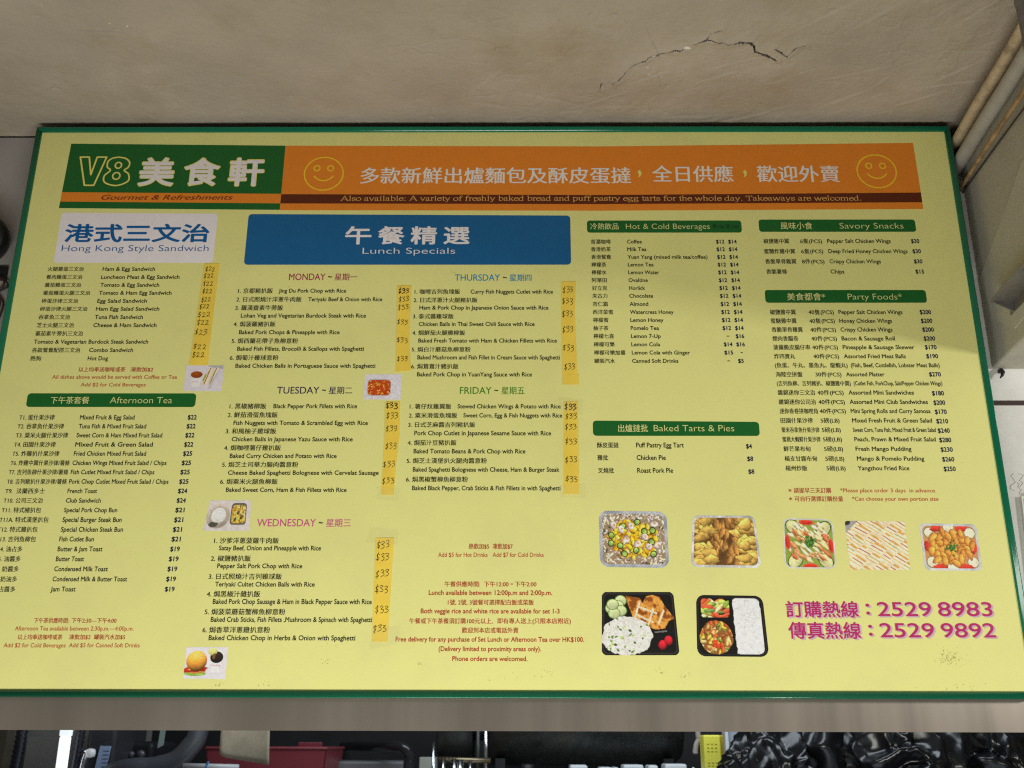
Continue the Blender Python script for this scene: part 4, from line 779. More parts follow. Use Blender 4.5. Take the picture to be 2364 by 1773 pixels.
def make_pic(label, quad, pic, shape, layer=.30):
    W, H = pic.W, pic.H; q = [np.array(p) for p in quad]   # TL TR BR BL in board mm
    U, V_ = np.meshgrid(np.linspace(0, 1, W), np.linspace(0, 1, H), indexing='ij')
    X = (1-U)*(1-V_)*q[0][0]+U*(1-V_)*q[1][0]+U*V_*q[2][0]+(1-U)*V_*q[3][0]; Z = (1-U)*(1-V_)*q[0][1]+U*(1-V_)*q[1][1]+U*V_*q[2][1]+(1-U)*V_*q[3][1]
    co = np.stack([BX+X/1000, np.full_like(X, YP-layer/1000), BZ+Z/1000], -1).reshape(-1, 3)
    idx = np.arange(W*H).reshape(W, H); keep = (shape[:-1, :-1] & shape[1:, 1:] & shape[1:, :-1] & shape[:-1, 1:]).ravel()
    f = np.stack([idx[:-1, :-1], idx[:-1, 1:], idx[1:, 1:], idx[1:, :-1]], -1).reshape(-1, 4)[keep]
    me = bpy.data.meshes.new('printed_picture'); me.from_pydata(co.tolist(), [], f.tolist())
    at = me.attributes.new('print', 'FLOAT_COLOR', 'POINT'); rgba = np.ones((W*H, 4)); rgba[:, :3] = np.clip(lin(np.clip(pic.a, 0, 255).reshape(-1, 3))*1.04, 0, .90); at.data.foreach_set('color', rgba.ravel())
    me.materials.append(PM); o = put('printed_picture', me, board); o['label'] = label; return o
def rice(p, x0, x1, y0, y1, n, c=(236, 232, 228)):
    for i in range(n):
        b = p.r.uniform(.90, 1.06); p.ell(p.r.uniform(x0, x1), p.r.uniform(y0, y1), p.r.uniform(.012, .03), p.r.uniform(.006, .010), np.array(c)*b, p.r.uniform(0, 3.1), .15)
full = lambda p: np.ones((p.W, p.H), bool)

# cup of tea and club sandwich
p = Pic(110, 78, (222, 214, 222), 1); p.tex(4, .05); p.poly([(.55, .02), (.97, .0), (.97, .14), (.8, .12)], (180, 178, 186))
p.poly([(.17, .38), (.43, .38), (.40, .82), (.20, .82)], (236, 230, 230)); p.ell(.30, .36, .165, .105, (226, 206, 196), shade=0); p.ell(.30, .36, .152, .092, (150, 72, 22), shade=.2)
for k in range(3): p.ell(.22+.06*k, .64, .02, .012, (205, 120, 130), shade=0)
for dx in (0, .15):
    p.poly([(.66+dx, .08), (.72+dx, .10), (.60+dx, .72), (.52+dx, .78)], (240, 226, 206)); p.poly([(.60+dx, .12), (.66+dx, .08), (.52+dx, .78), (.47+dx, .74)], (232, 214, 176))
    p.poly([(.645+dx, .10), (.665+dx, .10), (.525+dx, .74), (.505+dx, .74)], (140, 56, 40)); p.poly([(.60+dx, .22), (.62+dx, .22), (.49+dx, .70), (.47+dx, .68)], (214, 196, 70))
p.poly([(.52, .36), (.56, .32), (.50, .60), (.46, .60)], (150, 168, 60)); p.poly([(.86, .14), (.90, .16), (.70, .90), (.60, .92)], (206, 200, 208)); p.tex(30, .05, 5)
make_pic('picture of a cup of tea beside a club sandwich', [(496.3, 820.9), (594.4, 821), (593.5, 750.5), (495.9, 751.5)], p, full(p))
# tray of tomato gratin
p = Pic(110, 80, (224, 218, 226), 2); p.tex(4, .04); m = p.rr(.08, .73, .19, .86, .13); p.paint(m, (196, 190, 194)); m = p.rr(.10, .71, .22, .83, .11); p.paint(m, (196, 74, 24)); p.clip = m
for i in range(90): p.ell(p.r.uniform(.1, .71), p.r.uniform(.22, .83), p.r.uniform(.02, .05), p.r.uniform(.008, .016), [(246, 196, 84), (238, 168, 60), (206, 78, 26), (178, 52, 18)][p.r.integers(4)], p.r.uniform(0, 3), .3)
p.clip[:] = True; p.tex(26, .10, 4); make_pic('picture of a foil tray of orange baked pasta', [(959.1, 796.9), (1053.5, 797), (1053, 728.1), (958.7, 729)], p, full(p))
# plate of rice beside a gratin dish
p = Pic(124, 84, (226, 216, 214), 3); p.tex(3, .06); p.ell(.27, .52, .265, .27, (202, 188, 176), shade=.2); p.ell(.28, .52, .225, .225, (190, 176, 164), shade=.15); p.ell(.28, .50, .165, .17, (240, 236, 230), shade=.15)
rice(p, .15, .41, .32, .68, 90); p.poly([(.08, .80), (.14, .70), (.30, .74), (.26, .86), (.14, .88)], (84, 84, 74)); m = p.rr(.55, .905, .10, .80, .07); p.paint(m, (96, 92, 88)); m = p.rr(.575, .885, .155, .755, .06); p.paint(m, (222, 178, 70)); p.clip = m
for i in range(110): p.ell(p.r.uniform(.57, .89), p.r.uniform(.15, .76), p.r.uniform(.015, .045), p.r.uniform(.008, .018), [(246, 216, 110), (238, 196, 84), (226, 170, 60), (200, 110, 50), (120, 110, 50), (250, 232, 160)][p.r.integers(6)], p.r.uniform(0, 3), .35)
for q in ((.72, .40), (.66, .62), (.80, .55)): p.ell(q[0], q[1], .03, .05, (92, 96, 48), .4, .3)
p.clip[:] = True; p.tex(30, .07, 6); make_pic('picture of a plate of white rice beside a baked dish', [(592.4, 466.1), (694.1, 466.3), (695.7, 390.1), (582.5, 390)], p, p.rr(0, 1, 0, 1, .05))
# burger and cola
p = Pic(118, 88, (226, 222, 228), 4); p.tex(3, .05); p.ell(.27, .83, .26, .06, (150, 190, 90), shade=.2); p.ell(.27, .72, .255, .10, (226, 150, 70), shade=.2); p.ell(.27, .68, .25, .09, (206, 62, 38), shade=.3, wob=.4)
for i in range(12): p.ell(p.r.uniform(.08, .46), p.r.uniform(.66, .76), .04, .02, [(216, 70, 44), (170, 40, 24), (240, 206, 120)][p.r.integers(3)], p.r.uniform(-.4, .4), .2)
m = p.ell(.28, .44, .245, .24, (232, 156, 62), shade=.75); p.paint(m & (p.V < .36) & (p.n(40, 2) > .02), (244, 206, 140), .7); p.ell(.14, .86, .08, .03, (150, 190, 80), shade=0); p.ell(.38, .86, .09, .03, (160, 196, 96), shade=0)
p.poly([(.60, .36), (.88, .36), (.82, .80), (.66, .80)], (234, 230, 232)); p.ell(.74, .30, .175, .16, (238, 234, 234), shade=.1); p.ell(.745, .32, .155, .135, (46, 34, 30), shade=.4); p.ell(.64, .14, .11, .09, (216, 214, 130), shade=.2); p.poly([(.64, .22), (.72, .20), (.70, .38), (.64, .36)], (126, 84, 56))
for k in range(4): p.ell(.64+.06*k, .56+.02*(k % 2), .025, .015, (206, 160, 166), shade=0)
p.tex(26, .05, 3); make_pic('picture of a sesame burger beside a cup of cola', [(571.7, 113.3), (670.2, 113.5), (669.4, 40.9), (571, 41.9)], p, full(p))
# foil tray: mango, cucumber and prawns over salad
p = Pic(168, 138, (150, 150, 160), 5); sh = p.tray((84, 92, 112), (222, 222, 226), .048, .13, (164, 140, 112), .09)
for i in range(420): p.ell(p.r.uniform(.05, .95), p.r.uniform(.05, .95), p.r.uniform(.012, .04), p.r.uniform(.008, .018), [(226, 216, 206), (206, 190, 176), (232, 226, 214), (176, 156, 128), (88, 78, 62), (240, 214, 168), (214, 180, 180)][p.r.integers(7)], p.r.uniform(0, 3), .4)
for i in range(130):
    a = p.r.uniform(0, 6.28); d = math.sqrt(p.r.random())*.34; p.ell(.49+d*math.cos(a)*1.05, .50+d*math.sin(a)*.95, p.r.uniform(.03, .055), p.r.uniform(.025, .04), [(240, 186, 44), (226, 160, 30), (240, 196, 70), (206, 140, 28)][p.r.integers(4)], p.r.uniform(0, 3), .6, wob=.35)
for x, y in ((.56, .20), (.78, .34), (.18, .44), (.17, .58), (.30, .62), (.36, .76), (.53, .70), (.76, .54), (.78, .76), (.35, .27), (.66, .36)): p.ell(x, y, .047, .052, (150, 178, 92), p.r.uniform(0, 3), .5, edge=(44, 62, 26), ew=.26)
for x, y in ((.21, .26), (.32, .33), (.46, .27), (.66, .46), (.39, .50), (.55, .58), (.71, .63), (.85, .61), (.80, .22)):
    p.ell(x, y, .052, .048, (228, 206, 202), p.r.uniform(0, 3), .5, wob=.2); p.ell(x+.014, y-.008, .022, .014, (214, 166, 110), p.r.uniform(0, 3), .2)
p.clip[:] = True; p.tex(40, .10, 6); make_pic('picture of a foil tray of mango, cucumber and prawn salad', [(1551.2, 441.5), (1717.1, 438.9), (1717.6, 301.3), (1551.1, 303.6)], p, sh)
# foil tray: fried wings and fillets
p = Pic(164, 128, (200, 200, 200), 6); sh = p.tray((170, 168, 168), (234, 232, 232), .038, .10, (112, 76, 40), .085)
for i in range(90):
    x = p.r.uniform(.06, .94); y = p.r.uniform(.06, .92); side = abs(x-.5) > .18; p.ell(x, y, p.r.uniform(.10, .15) if side else p.r.uniform(.075, .105), p.r.uniform(.055, .08) if side else p.r.uniform(.035, .05), np.array((216, 174, 88) if side else (178, 126, 66))*p.r.uniform(.85, 1.08), p.r.uniform(-.5, .5) if side else p.r.uniform(1.0, 2.1), .5, edge=(124, 84, 42), ew=.07, wob=.34)
p.clip[:] = True; p.tex(34, .14, 2); p.tex(12, .16, 8); make_pic('picture of a foil tray of fried wings and fillets', [(1780.7, 429.9), (1932.5, 429.1), (1939.6, 301.7), (1770.6, 303.5)], p, sh)
# black lunch box: sliced fried chicken, cucumber, rice, two tomatoes
p = Pic(182, 148, (30, 28, 26), 7); sh = p.rr(0, 1, 0, 1, .065); p.paint(p.rr(.02, .98, .025, .975, .055), (58, 56, 54)); p.paint(p.rr(.035, .965, .04, .96, .05), (26, 25, 24))
for x, y in ((.26, .14), (.13, .26), (.22, .22), (.26, .30), (.17, .34), (.15, .20)): p.ell(x, y, .085, .072, (206, 216, 160), 0, .2, edge=(96, 136, 56), ew=.12)
p.poly([(.33, .06), (.53, .10), (.56, .18), (.62, .07), (.70, .05), (.80, .08), (.86, .22), (.98, .42), (.90, .46), (.84, .58), (.72, .60), (.55, .52), (.48, .48), (.42, .40), (.36, .2)], (206, 132, 52))
m = (p.a[..., 0] > 190) & (p.a[..., 2] < 80); nn = p.n(22, 3); p.paint(m & (nn > .06), (232, 166, 78)); p.paint(m & (nn < -.09), (146, 80, 30))
for a, b in (((.52, .16), (.44, .44)), ((.50, .24), (.74, .34)), ((.46, .36), (.68, .48)), ((.70, .28), (.62, .52)), ((.84, .30), (.76, .50))):
    for t in np.linspace(0, 1, 22): p.ell(a[0]+(b[0]-a[0])*t, a[1]+(b[1]-a[1])*t, .017, .011, (240, 214, 178), p.r.uniform(0, 3), .2)
cl = p.clip.copy(); x = p.U; y = p.V; p.clip = (np.hypot((x-.33)/.33, (y-.70)/.31)+.18*p.n(14, 5) < 1)
p.paint(p.clip, (226, 224, 214)); rice(p, .02, .66, .38, .98, 620)
for i in range(34): p.ell(p.r.uniform(.06, .62), p.r.uniform(.42, .96), p.r.uniform(.012, .03), p.r.uniform(.008, .016), [(126, 166, 56), (90, 130, 40), (170, 196, 90), (70, 84, 40)][p.r.integers(4)], p.r.uniform(0, 3), .4)
p.clip = cl
for x, y in ((.79, .84), (.87, .77)): p.ell(x, y, .052, .062, (198, 34, 46), .3, .55)
p.poly([(.70, .63), (.86, .61), (.86, .635), (.70, .65)], (120, 118, 112)); p.tex(44, .08, 9); make_pic('picture of a black lunch box with fried chicken, rice and two tomatoes', [(1553.7, 243.5), (1724.2, 243.8), (1732.2, 97.2), (1549.9, 96.8)], p, sh)
# black lunch box: salad, diced stew, white rice
p = Pic(168, 144, (30, 28, 26), 8); sh = p.rr(0, 1, 0, 1, .12); p.paint(p.rr(.02, .98, .025, .975, .10), (44, 42, 40)); p.paint(p.rr(.035, .965, .04, .96, .09), (24, 23, 22))
p.clip = p.rr(.07, .49, .06, .37, .05)
for i in range(40): p.ell(p.r.uniform(.1, .47), p.r.uniform(.08, .36), p.r.uniform(.05, .10), p.r.uniform(.02, .04), [(190, 206, 92), (150, 176, 70), (236, 126, 62), (226, 92, 60), (232, 222, 160), (120, 150, 80), (244, 150, 70)][p.r.integers(7)], p.r.uniform(-.8, .8), .4)
p.clip = (np.hypot((p.U-.28)/.235, (p.V-.69)/.275)**1.6+.2*p.n(12, 2) < 1.0)
p.paint(p.clip, (150, 96, 48))
for i in range(150): p.ell(p.r.uniform(.05, .52), p.r.uniform(.43, .95), p.r.uniform(.018, .045), p.r.uniform(.015, .03), [(206, 158, 92), (186, 120, 60), (226, 186, 120), (214, 96, 50), (150, 84, 40), (236, 190, 70), (128, 140, 60)][p.r.integers(7)], p.r.uniform(0, 3), .5)
for i in range(10): p.ell(p.r.uniform(.24, .36), p.r.uniform(.76, .86), .03, .02, (226, 74, 40), p.r.uniform(0, 3), .4)
p.clip = p.rr(.52, .945, .05, .955, .08) & ((np.abs((p.U-.735-.03*p.V)/.20)+.16*p.n(16, 6)) < 1); p.paint(p.clip, (232, 230, 234)); rice(p, .50, .96, .03, .97, 620, (240, 238, 242))
p.clip[:] = True; p.tex(44, .07, 9); make_pic('picture of a black lunch box with stew, salad and white rice', [(1778.4, 237.2), (1936.6, 235), (1941.8, 93.7), (1773.4, 94.9)], p, sh)
# foil tray: cold cuts and potato with parsley
p = Pic(128, 126, (210, 208, 206), 9); sh = p.tray((190, 188, 186), (236, 234, 230), .03, .15, (150, 170, 70), .13)
for x, y, a in ((.20, .18, .8), (.80, .20, -.8), (.22, .84, -.8), (.80, .84, .8)): p.ell(x, y, .17, .13, (226, 222, 160), a, .2, edge=(54, 84, 40), ew=.12)
for i in range(95):
    x = p.r.uniform(.10, .90); y = p.r.uniform(.10, .90)
    if abs(x-.5)+abs(y-.5) < .60: p.ell(x, y, p.r.uniform(.07, .11), p.r.uniform(.028, .04), [(232, 218, 160), (226, 142, 88), (238, 226, 180), (214, 112, 70), (234, 206, 142)][p.r.integers(5)], .75+p.r.uniform(-.35, .35), .55, wob=.25)
for x, y, a in ((.46, .08, 0), (.08, .48, 1.5), (.92, .54, 1.5), (.5, .95, 0)): p.ell(x, y, .15, .055, (206, 52, 36), a, .4, edge=(226, 96, 72), ew=.25)
for i in range(46): p.ell(.50+p.r.normal(0, .055), .48+p.r.normal(0, .055), .028, .022, [(66, 112, 44), (46, 88, 34), (88, 132, 58)][p.r.integers(3)], p.r.uniform(0, 3), .5)
p.clip[:] = True; p.tex(30, .07, 6); make_pic('picture of a foil tray of cold cuts with parsley', [(2001, 423.8), (2122.7, 420.3), (2120.8, 299.7), (1995.4, 300.7)], p, sh)
# rows of club sandwiches
p = Pic(148, 122, (240, 222, 184), 10); sh = p.rr(0, 1, 0, 1, .045)
for j in range(6):
    for i in range(6):
        x = -.05+i*.23+.10*(j % 2)+p.r.normal(0, .03); y = .04+j*.20-.03*i+p.r.normal(0, .025); s = p.r.uniform(.14, .19)
        A_, B_, C_, D_ = (x-s, y+.02), (x, y-.12), (x+s, y+.02), (x, y+.14)
        p.poly([A_, B_, C_, D_], (248, 234, 206)); t = .55
        for f, c in ((.80, (226, 170, 84)), (.62, (246, 232, 200)), (.50, (196, 86, 50) if (i+j) % 3 else (186, 178, 80)), (.36, (250, 238, 212)), (.18, (236, 190, 92))): p.poly([(A_[0]+(B_[0]-A_[0])*f, A_[1]+(B_[1]-A_[1])*f), B_ if f > .7 else (A_[0]+(B_[0]-A_[0])*(f+.09), A_[1]+(B_[1]-A_[1])*(f+.09)), C_ if f > .7 else (D_[0]+(C_[0]-D_[0])*(f+.09), D_[1]+(C_[1]-D_[1])*(f+.09)), (D_[0]+(C_[0]-D_[0])*f, D_[1]+(C_[1]-D_[1])*f)], c)
p.paint((p.U+p.V*.9 < .22), (150, 150, 156), .85); p.ell(.02, .03, .07, .05, (60, 58, 54), shade=0); p.tex(20, .10, 2); p.tex(44, .08, 3)
make_pic('picture of rows of cut club sandwiches', [(2151.7, 416.7), (2297.3, 415.7), (2297.4, 297.1), (2152.9, 297.9)], p, sh)
# foil tray: glazed wings with tomato and parsley
p = Pic(142, 118, (200, 200, 204), 11); sh = p.tray((150, 154, 164), (236, 236, 236), .045, .10, (214, 150, 96), .09)
for x, y in ((.16, .20), (.86, .20), (.15, .82), (.86, .82), (.5, .08), (.5, .93)): p.ell(x, y, .10, .10, (240, 234, 204), 0, .1, edge=(86, 106, 50), ew=.10)
for x, y, a in ((.28, .10, 0), (.72, .10, 0), (.10, .50, 1.5), (.90, .50, 1.5), (.30, .92, 0), (.72, .92, 0)): p.ell(x, y, .105, .06, (218, 62, 44), a, .4, wob=.3)
for i in range(36):
    a = i*2.4; d = .068*math.sqrt(i)*.95; p.ell(.5+d*math.cos(a), .5+d*math.sin(a)*.95, p.r.uniform(.085, .105), p.r.uniform(.048, .062), np.array((230, 152, 66))*p.r.uniform(.88, 1.08), p.r.uniform(.8, 2.4), .45, edge=(168, 92, 44), ew=.10, wob=.22)
for i in range(34): p.ell(.52+p.r.normal(0, .035), .50+p.r.normal(0, .05), .022, .018, [(66, 112, 44), (46, 88, 34), (88, 132, 58)][p.r.integers(3)], p.r.uniform(0, 3), .5)
p.clip[:] = True; p.tex(32, .07, 6); make_pic('picture of a foil tray of glazed chicken wings with parsley', [(2332.5, 410.9), (2471, 408.7), (2469.9, 295.5), (2332.6, 296.5)], p, sh)
# ------------------------------------------------------------------ pipes and fittings beside the board
def along(x, y, z, y1): return [(x+BD[0]*(y-t), t, z) for t in np.linspace(y, y1, 40)]
cream = mat('cream_pipe', (0.56, 0.44, 0.29), 0.6, var=.12, vscale=14, dirt=(.10, .07, .045), dirt_amt=.85, dirt_scale=16, bump=.0008, bscale=60)
grey = mat('grey_pipe', (0.36, 0.33, 0.29), 0.55, var=.08, vscale=9, dirt=(.2, .17, .13), dirt_amt=.5, dirt_scale=8)
rust = mat('old_cable', (0.36, 0.22, 0.10), 0.8, var=.3, vscale=30, dirt=(.06, .04, .03), dirt_amt=.8, dirt_scale=24)
def pipe(name, x, y, z, r, m, label, cat, y1=-1.1, clips=()):
    t = tag(empty(name, (x, y, z)), label, cat); mb = MB(); pts = along(x, 2.5845, z, y1)
    d = pts[0][1]-y; pts = [(px+BD[0]*(0), py, pz) for px, py, pz in pts]; off = x-(np.interp(y, [q[1] for q in pts][::-1], [q[0] for q in pts][::-1]))
    pts = [(q[0]+off+.0006*math.sin(i*1.7), q[1], q[2]+.0012*math.sin(i*.9)) for i, q in enumerate(pts)]
    put('pipe_run', tube(mb, pts, r, m, 24).mesh('pipe_run', smooth=True), t)
    for cy in clips:
        cx = np.interp(cy, [q[1] for q in pts][::-1], [q[0] for q in pts][::-1]); mb = MB(); a = [(cx+(r+.002)*math.cos(k), cy, z+(r+.002)*math.sin(k)) for k in np.linspace(.9, 2*math.pi+.9, 22)]
        put('pipe_clip', tube(mb, a, .0035, grey, 6).mesh('pipe_clip', smooth=True), t)
    return t
pipe('water_pipe', 1.230, 2.53, 3.2015, .0165, cream, 'cream painted pipe with dirt flecks, highest pipe along the side beam', 'pipe', clips=(1.6, .6))
pipe('drain_pipe', 1.2305, 2.53, 3.138, .0195, grey, 'thicker plain grey pipe running below the cream pipe on the beam', 'pipe', clips=(1.5, .4))
pipe('cable', 1.2400, 2.565, 3.0766, .0056, rust, 'thin brown stained cable strung along the side beam', 'cable')
mb = MB(); pts = [(beamx(t)-.004, t, 3.058+.012*math.sin(t*3)-.02*(2.58-t)) for t in np.linspace(2.58, .6, 40)]
tag(link('wire', tube(mb, pts, .0022, mat('dark_wire', (.03, .028, .025), .6), 8).mesh('wire', smooth=True)), 'fine dark wire sagging just below the brown cable', 'wire')
condm = mat('conduit_grey', (0.165, 0.145, 0.135), 0.6, var=.2, vscale=18, dirt=(.05, .04, .035), dirt_amt=.7, dirt_scale=14, bump=.0006, bscale=60)
t = tag(empty('conduit', (1.118, 1.9, CZ_)), 'dark grey sleeved conduit dropping from the ceiling beside the pipes', 'conduit')
mb = MB(); put('conduit_run', tube(mb, [(1.118+.002*math.sin(k*2.2), 1.90+.002*math.cos(k*1.7), z) for k, z in enumerate(np.linspace(CZ_+.02, 2.2, 22))], .0125, condm, 18).mesh('conduit_run', smooth=True), t)
for z in (3.16, 2.7): put('conduit_clip', lathe(MB(), [(.0125, -.006), (.0145, -.006), (.0145, .006), (.0125, .006)], condm, 20, Matrix.Translation((1.118, 1.9, z))).mesh('conduit_clip'), t)
# steel angle bracket fixed on the beam
zinc = mat('zinc_plate', (0.26, 0.245, 0.24), 0.45, metal=.7, var=.2, vscale=20, dirt=(.12, .09, .06), dirt_amt=.7, dirt_scale=10)
t = tag(empty('angle_bracket', (beamx(2.3), 2.3, 2.64)), 'stained steel angle bracket fixed to the side of the beam', 'bracket')
def yprism(mb, prof, y0, y1, m):
    n = len(prof); V = [(beamx(y)-a, y, z) for y in (y0, y1) for a, z in prof]
    mb.add(V, [tuple(range(n)), tuple(range(2*n-1, n-1, -1))]+[(i, i+n, (i+1) % n+n, (i+1) % n) for i in range(n)], m); return mb
put('wall_leaf', yprism(MB(), [(0, 2.622), (.004, 2.622), (.004, 2.695), (0, 2.695)], 2.405, 2.05, zinc).mesh('wall_leaf'), t)
put('shelf_leaf', yprism(MB(), [(.004, 2.650), (.060, 2.650), (.060, 2.654), (.004, 2.654)], 2.385, 2.06, zinc).mesh('shelf_leaf'), t)
mb = MB(); V = [(beamx(2.38)-a, y, z) for y in (2.382, 2.386) for a, z in ((.004, 2.650), (.055, 2.650), (.004, 2.624))]
put('gusset', mb.add(V, [(0, 1, 2), (5, 4, 3), (0, 3, 4, 1), (1, 4, 5, 2), (2, 5, 3, 0)], zinc).mesh('gusset'), t)
# hook below the beam
hk = mat('black_iron', (.012, .011, .010), .5)
t = tag(link('wall_hook', tube(MB(), [(1.275, 2.590, 2.538), (1.275, 2.574, 2.536), (1.274, 2.566, 2.528), (1.271, 2.566, 2.520), (1.266, 2.570, 2.513)], .004, hk, 10, rad=[.006, .006, .0055, .004, .0015]).mesh('wall_hook', smooth=True)), 'small black hook on the white wall under the beam', 'hook')
# yellow notice right of the board
t = tag(empty('notice_sign', (1.37, 2.58, 1.95)), 'yellow notice plate with white border on the wall right of the board', 'sign')
V = [(1.2735, 2.198), (1.47, 2.198), (1.47, 1.93), (1.262, 1.93)]
def slab(poly, y0, y1, m, name, parent, bevel=0):
    mb = MB(); n = len(poly); VV = [(x, y, z) for y in (y0, y1) for x, z in poly]
    mb.add(VV, [tuple(range(n)), tuple(range(2*n-1, n-1, -1))]+[(i, (i+1) % n, (i+1) % n+n, i+n)[::-1] for i in range(n)], m); me = mb.mesh(name)
    bm = bmesh.new(); bm.from_mesh(me); bmesh.ops.recalc_face_normals(bm, faces=bm.faces); bm.to_mesh(me); bm.free(); return put(name, me, parent) if parent else link(name, me)
slab(V, 2.574, 2.5848, mat('sign_white', (.75, .74, .70), .4), 'backing_plate', t)
slab([(1.2785, 2.192), (1.464, 2.192), (1.464, 1.936), (1.268, 1.936)], 2.5725, 2.5738, mat('sign_yellow', (.80, .56, .05), .4, var=.05), 'sign_face', t)
# torn glue marks on the wall beside it
mb = MB(); gl = mat('old_glue', (.58, .55, .52), .8, var=.3, vscale=60)
for x, z, h in ((1.262, 2.262, .05), (1.287, 2.26, .035), (1.275, 2.235, .03), (1.305, 2.25, .05), (1.33, 2.262, .03)):
    q = [(x+random.uniform(-.008, .008), YW-.0007, z-h*k/6+random.uniform(-.003, .003)) for k in range(7)]
    tube(mb, q, .0008, gl, 6)
tag(link('glue_mark', mb.mesh('glue_mark')), 'torn grey glue marks on the white wall above the yellow notice', 'glue mark')
# black rounded housing on the wall left of the board
blk = mat('black_plastic', (.010, .010, .009), .42, var=.2, vscale=10)
t = tag(empty('wall_fan', (-1.468, YW, 2.905)), 'black rounded fan housing fixed on the wall left of the board', 'fan')
M_ = Matrix.Translation((-1.468, 2.5848, 2.905)) @ Matrix.Rotation(math.radians(90), 4, 'X')
put('housing', lathe(MB(), [(.040, 0), (.058, .01), (.070, .03), (.0725, .05), (.068, .07), (.052, .086), (.026, .094), (.004, .096)], blk, 40, M_).mesh('housing', smooth=True), t)
put('base_plate', MB().box(-1.53, -1.405, 2.578, 2.5846, 2.80, 2.842, blk).mesh('base_plate', bevel=.002), t)
mb = MB()
for k, c in enumerate(((.06, .02, .015), (.02, .02, .02))):
    put('lead_wire', tube(MB(), spline([(-1.43+.012*k, 2.577, 2.815), (-1.405+.012*k, 2.574, 2.79-.01*k), (-1.42, 2.578, 2.76), (-1.40-.01*k, 2.579, 2.72), (-1.43, 2.580, 2.60)], 6), .0026, mat('lead_%d' % k, c, .5), 8).mesh('lead_wire', smooth=True), t)

# ------------------------------------------------------------------ the kitchen seen through the slot under the fascia
def kx(px, y): return (px-1191.0)*0.001666*y/4.2
def kz(py, y): return 1.6+(1718.5-py)*0.001566*y/4.2
SH = 1.30                                                # shelf height
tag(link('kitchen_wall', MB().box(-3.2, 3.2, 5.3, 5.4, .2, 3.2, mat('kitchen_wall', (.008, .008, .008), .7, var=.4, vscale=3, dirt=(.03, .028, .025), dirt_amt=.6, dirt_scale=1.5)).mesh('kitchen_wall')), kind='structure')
tag(link('kitchen_shelf', MB().box(-3.2, 3.2, 3.1, 5.3, SH-.04, SH, mat('shelf_steel', (.45, .45, .45), .4, metal=1.0, var=.1)).mesh('kitchen_shelf')), kind='structure')
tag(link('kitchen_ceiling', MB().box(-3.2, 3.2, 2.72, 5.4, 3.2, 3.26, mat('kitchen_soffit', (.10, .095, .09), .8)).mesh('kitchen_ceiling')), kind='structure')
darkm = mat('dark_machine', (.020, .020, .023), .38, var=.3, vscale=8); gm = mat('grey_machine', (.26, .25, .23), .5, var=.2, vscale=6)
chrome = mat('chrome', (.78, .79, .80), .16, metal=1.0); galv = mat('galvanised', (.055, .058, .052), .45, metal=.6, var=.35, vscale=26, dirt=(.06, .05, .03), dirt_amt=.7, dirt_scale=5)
# steel cabinet door with a lit tube lamp beside it
y = 4.4; c = tag(empty('steel_cabinet', (kx(75, y), y, SH)), 'dull grey steel cabinet behind the corrugated hoses', 'cabinet')
put('carcass', MB().box(kx(-40, y), kx(250, y), y, y+.5, SH, 1.72, gm).mesh('carcass', bevel=.004), c)
put('door', MB().box(kx(62, y), kx(245, y), y-.02, y-.001, SH+.02, kz(1703, y), mat('door_grey', (.30, .30, .28), .38, metal=.3, var=.25, vscale=5)).mesh('door', bevel=.003), c)
put('side_post', MB().box(kx(-40, y), kx(28, y), y-.06, y-.001, SH, 1.72, mat('post_brown', (.10, .085, .06), .5, var=.3, vscale=9)).mesh('side_post', bevel=.004), c)
y = 4.0; t = tag(empty('tube_lamp', (kx(135, y), y, SH)), 'lit white upright tube lamp between the corrugated hoses', 'lamp')
def lean(x0, x1, y0, y1, z0, z1, dx, m, name, parent, bev=.003):
    me = MB().box(x0, x1, y0, y1, z0, z1, m).mesh(name, bevel=bev)
    for v in me.vertices: v.co.x += dx*(z1-v.co.z)
    return put(name, me, parent)
lean(kx(131, y), kx(153, y), y, y+.03, SH, kz(1701, y), 0, mat('lamp_tube', (.86, .95, 1.0), .4, emit=1.25), 'diffuser', t, .006)
lean(kx(130, y), kx(154, y), y-.001, y+.032, kz(1700.5, y), kz(1682, y), 0, mat('lamp_cap', (.80, .86, .90), .35, emit=.8), 'end_cap', t, .004)
def corrugated(x, y, z0, z1, r, label):
    n = 90; zz = np.linspace(z0, z1, n); mb = MB(); pts = [(x+.05*(zc-1.6), y, zc) for zc in zz]
    tube(mb, pts, r, mat('hose_black', (.016, .017, .026), .35), 16, rad=[r*(1+.13*math.sin(i*math.pi/1.5)) for i in range(n)])
    return tag(link('corrugated_hose', mb.mesh('corrugated_hose', smooth=True)), label, 'hose', 'corrugated hoses in the kitchen')
corrugated(kx(42, 4.05), 4.05, SH, 1.80, .020, 'black corrugated hose left of the lit tube lamp')
corrugated(kx(179, 4.05), 4.05, SH, 1.80, .015, 'black corrugated hose right of the lit tube lamp')
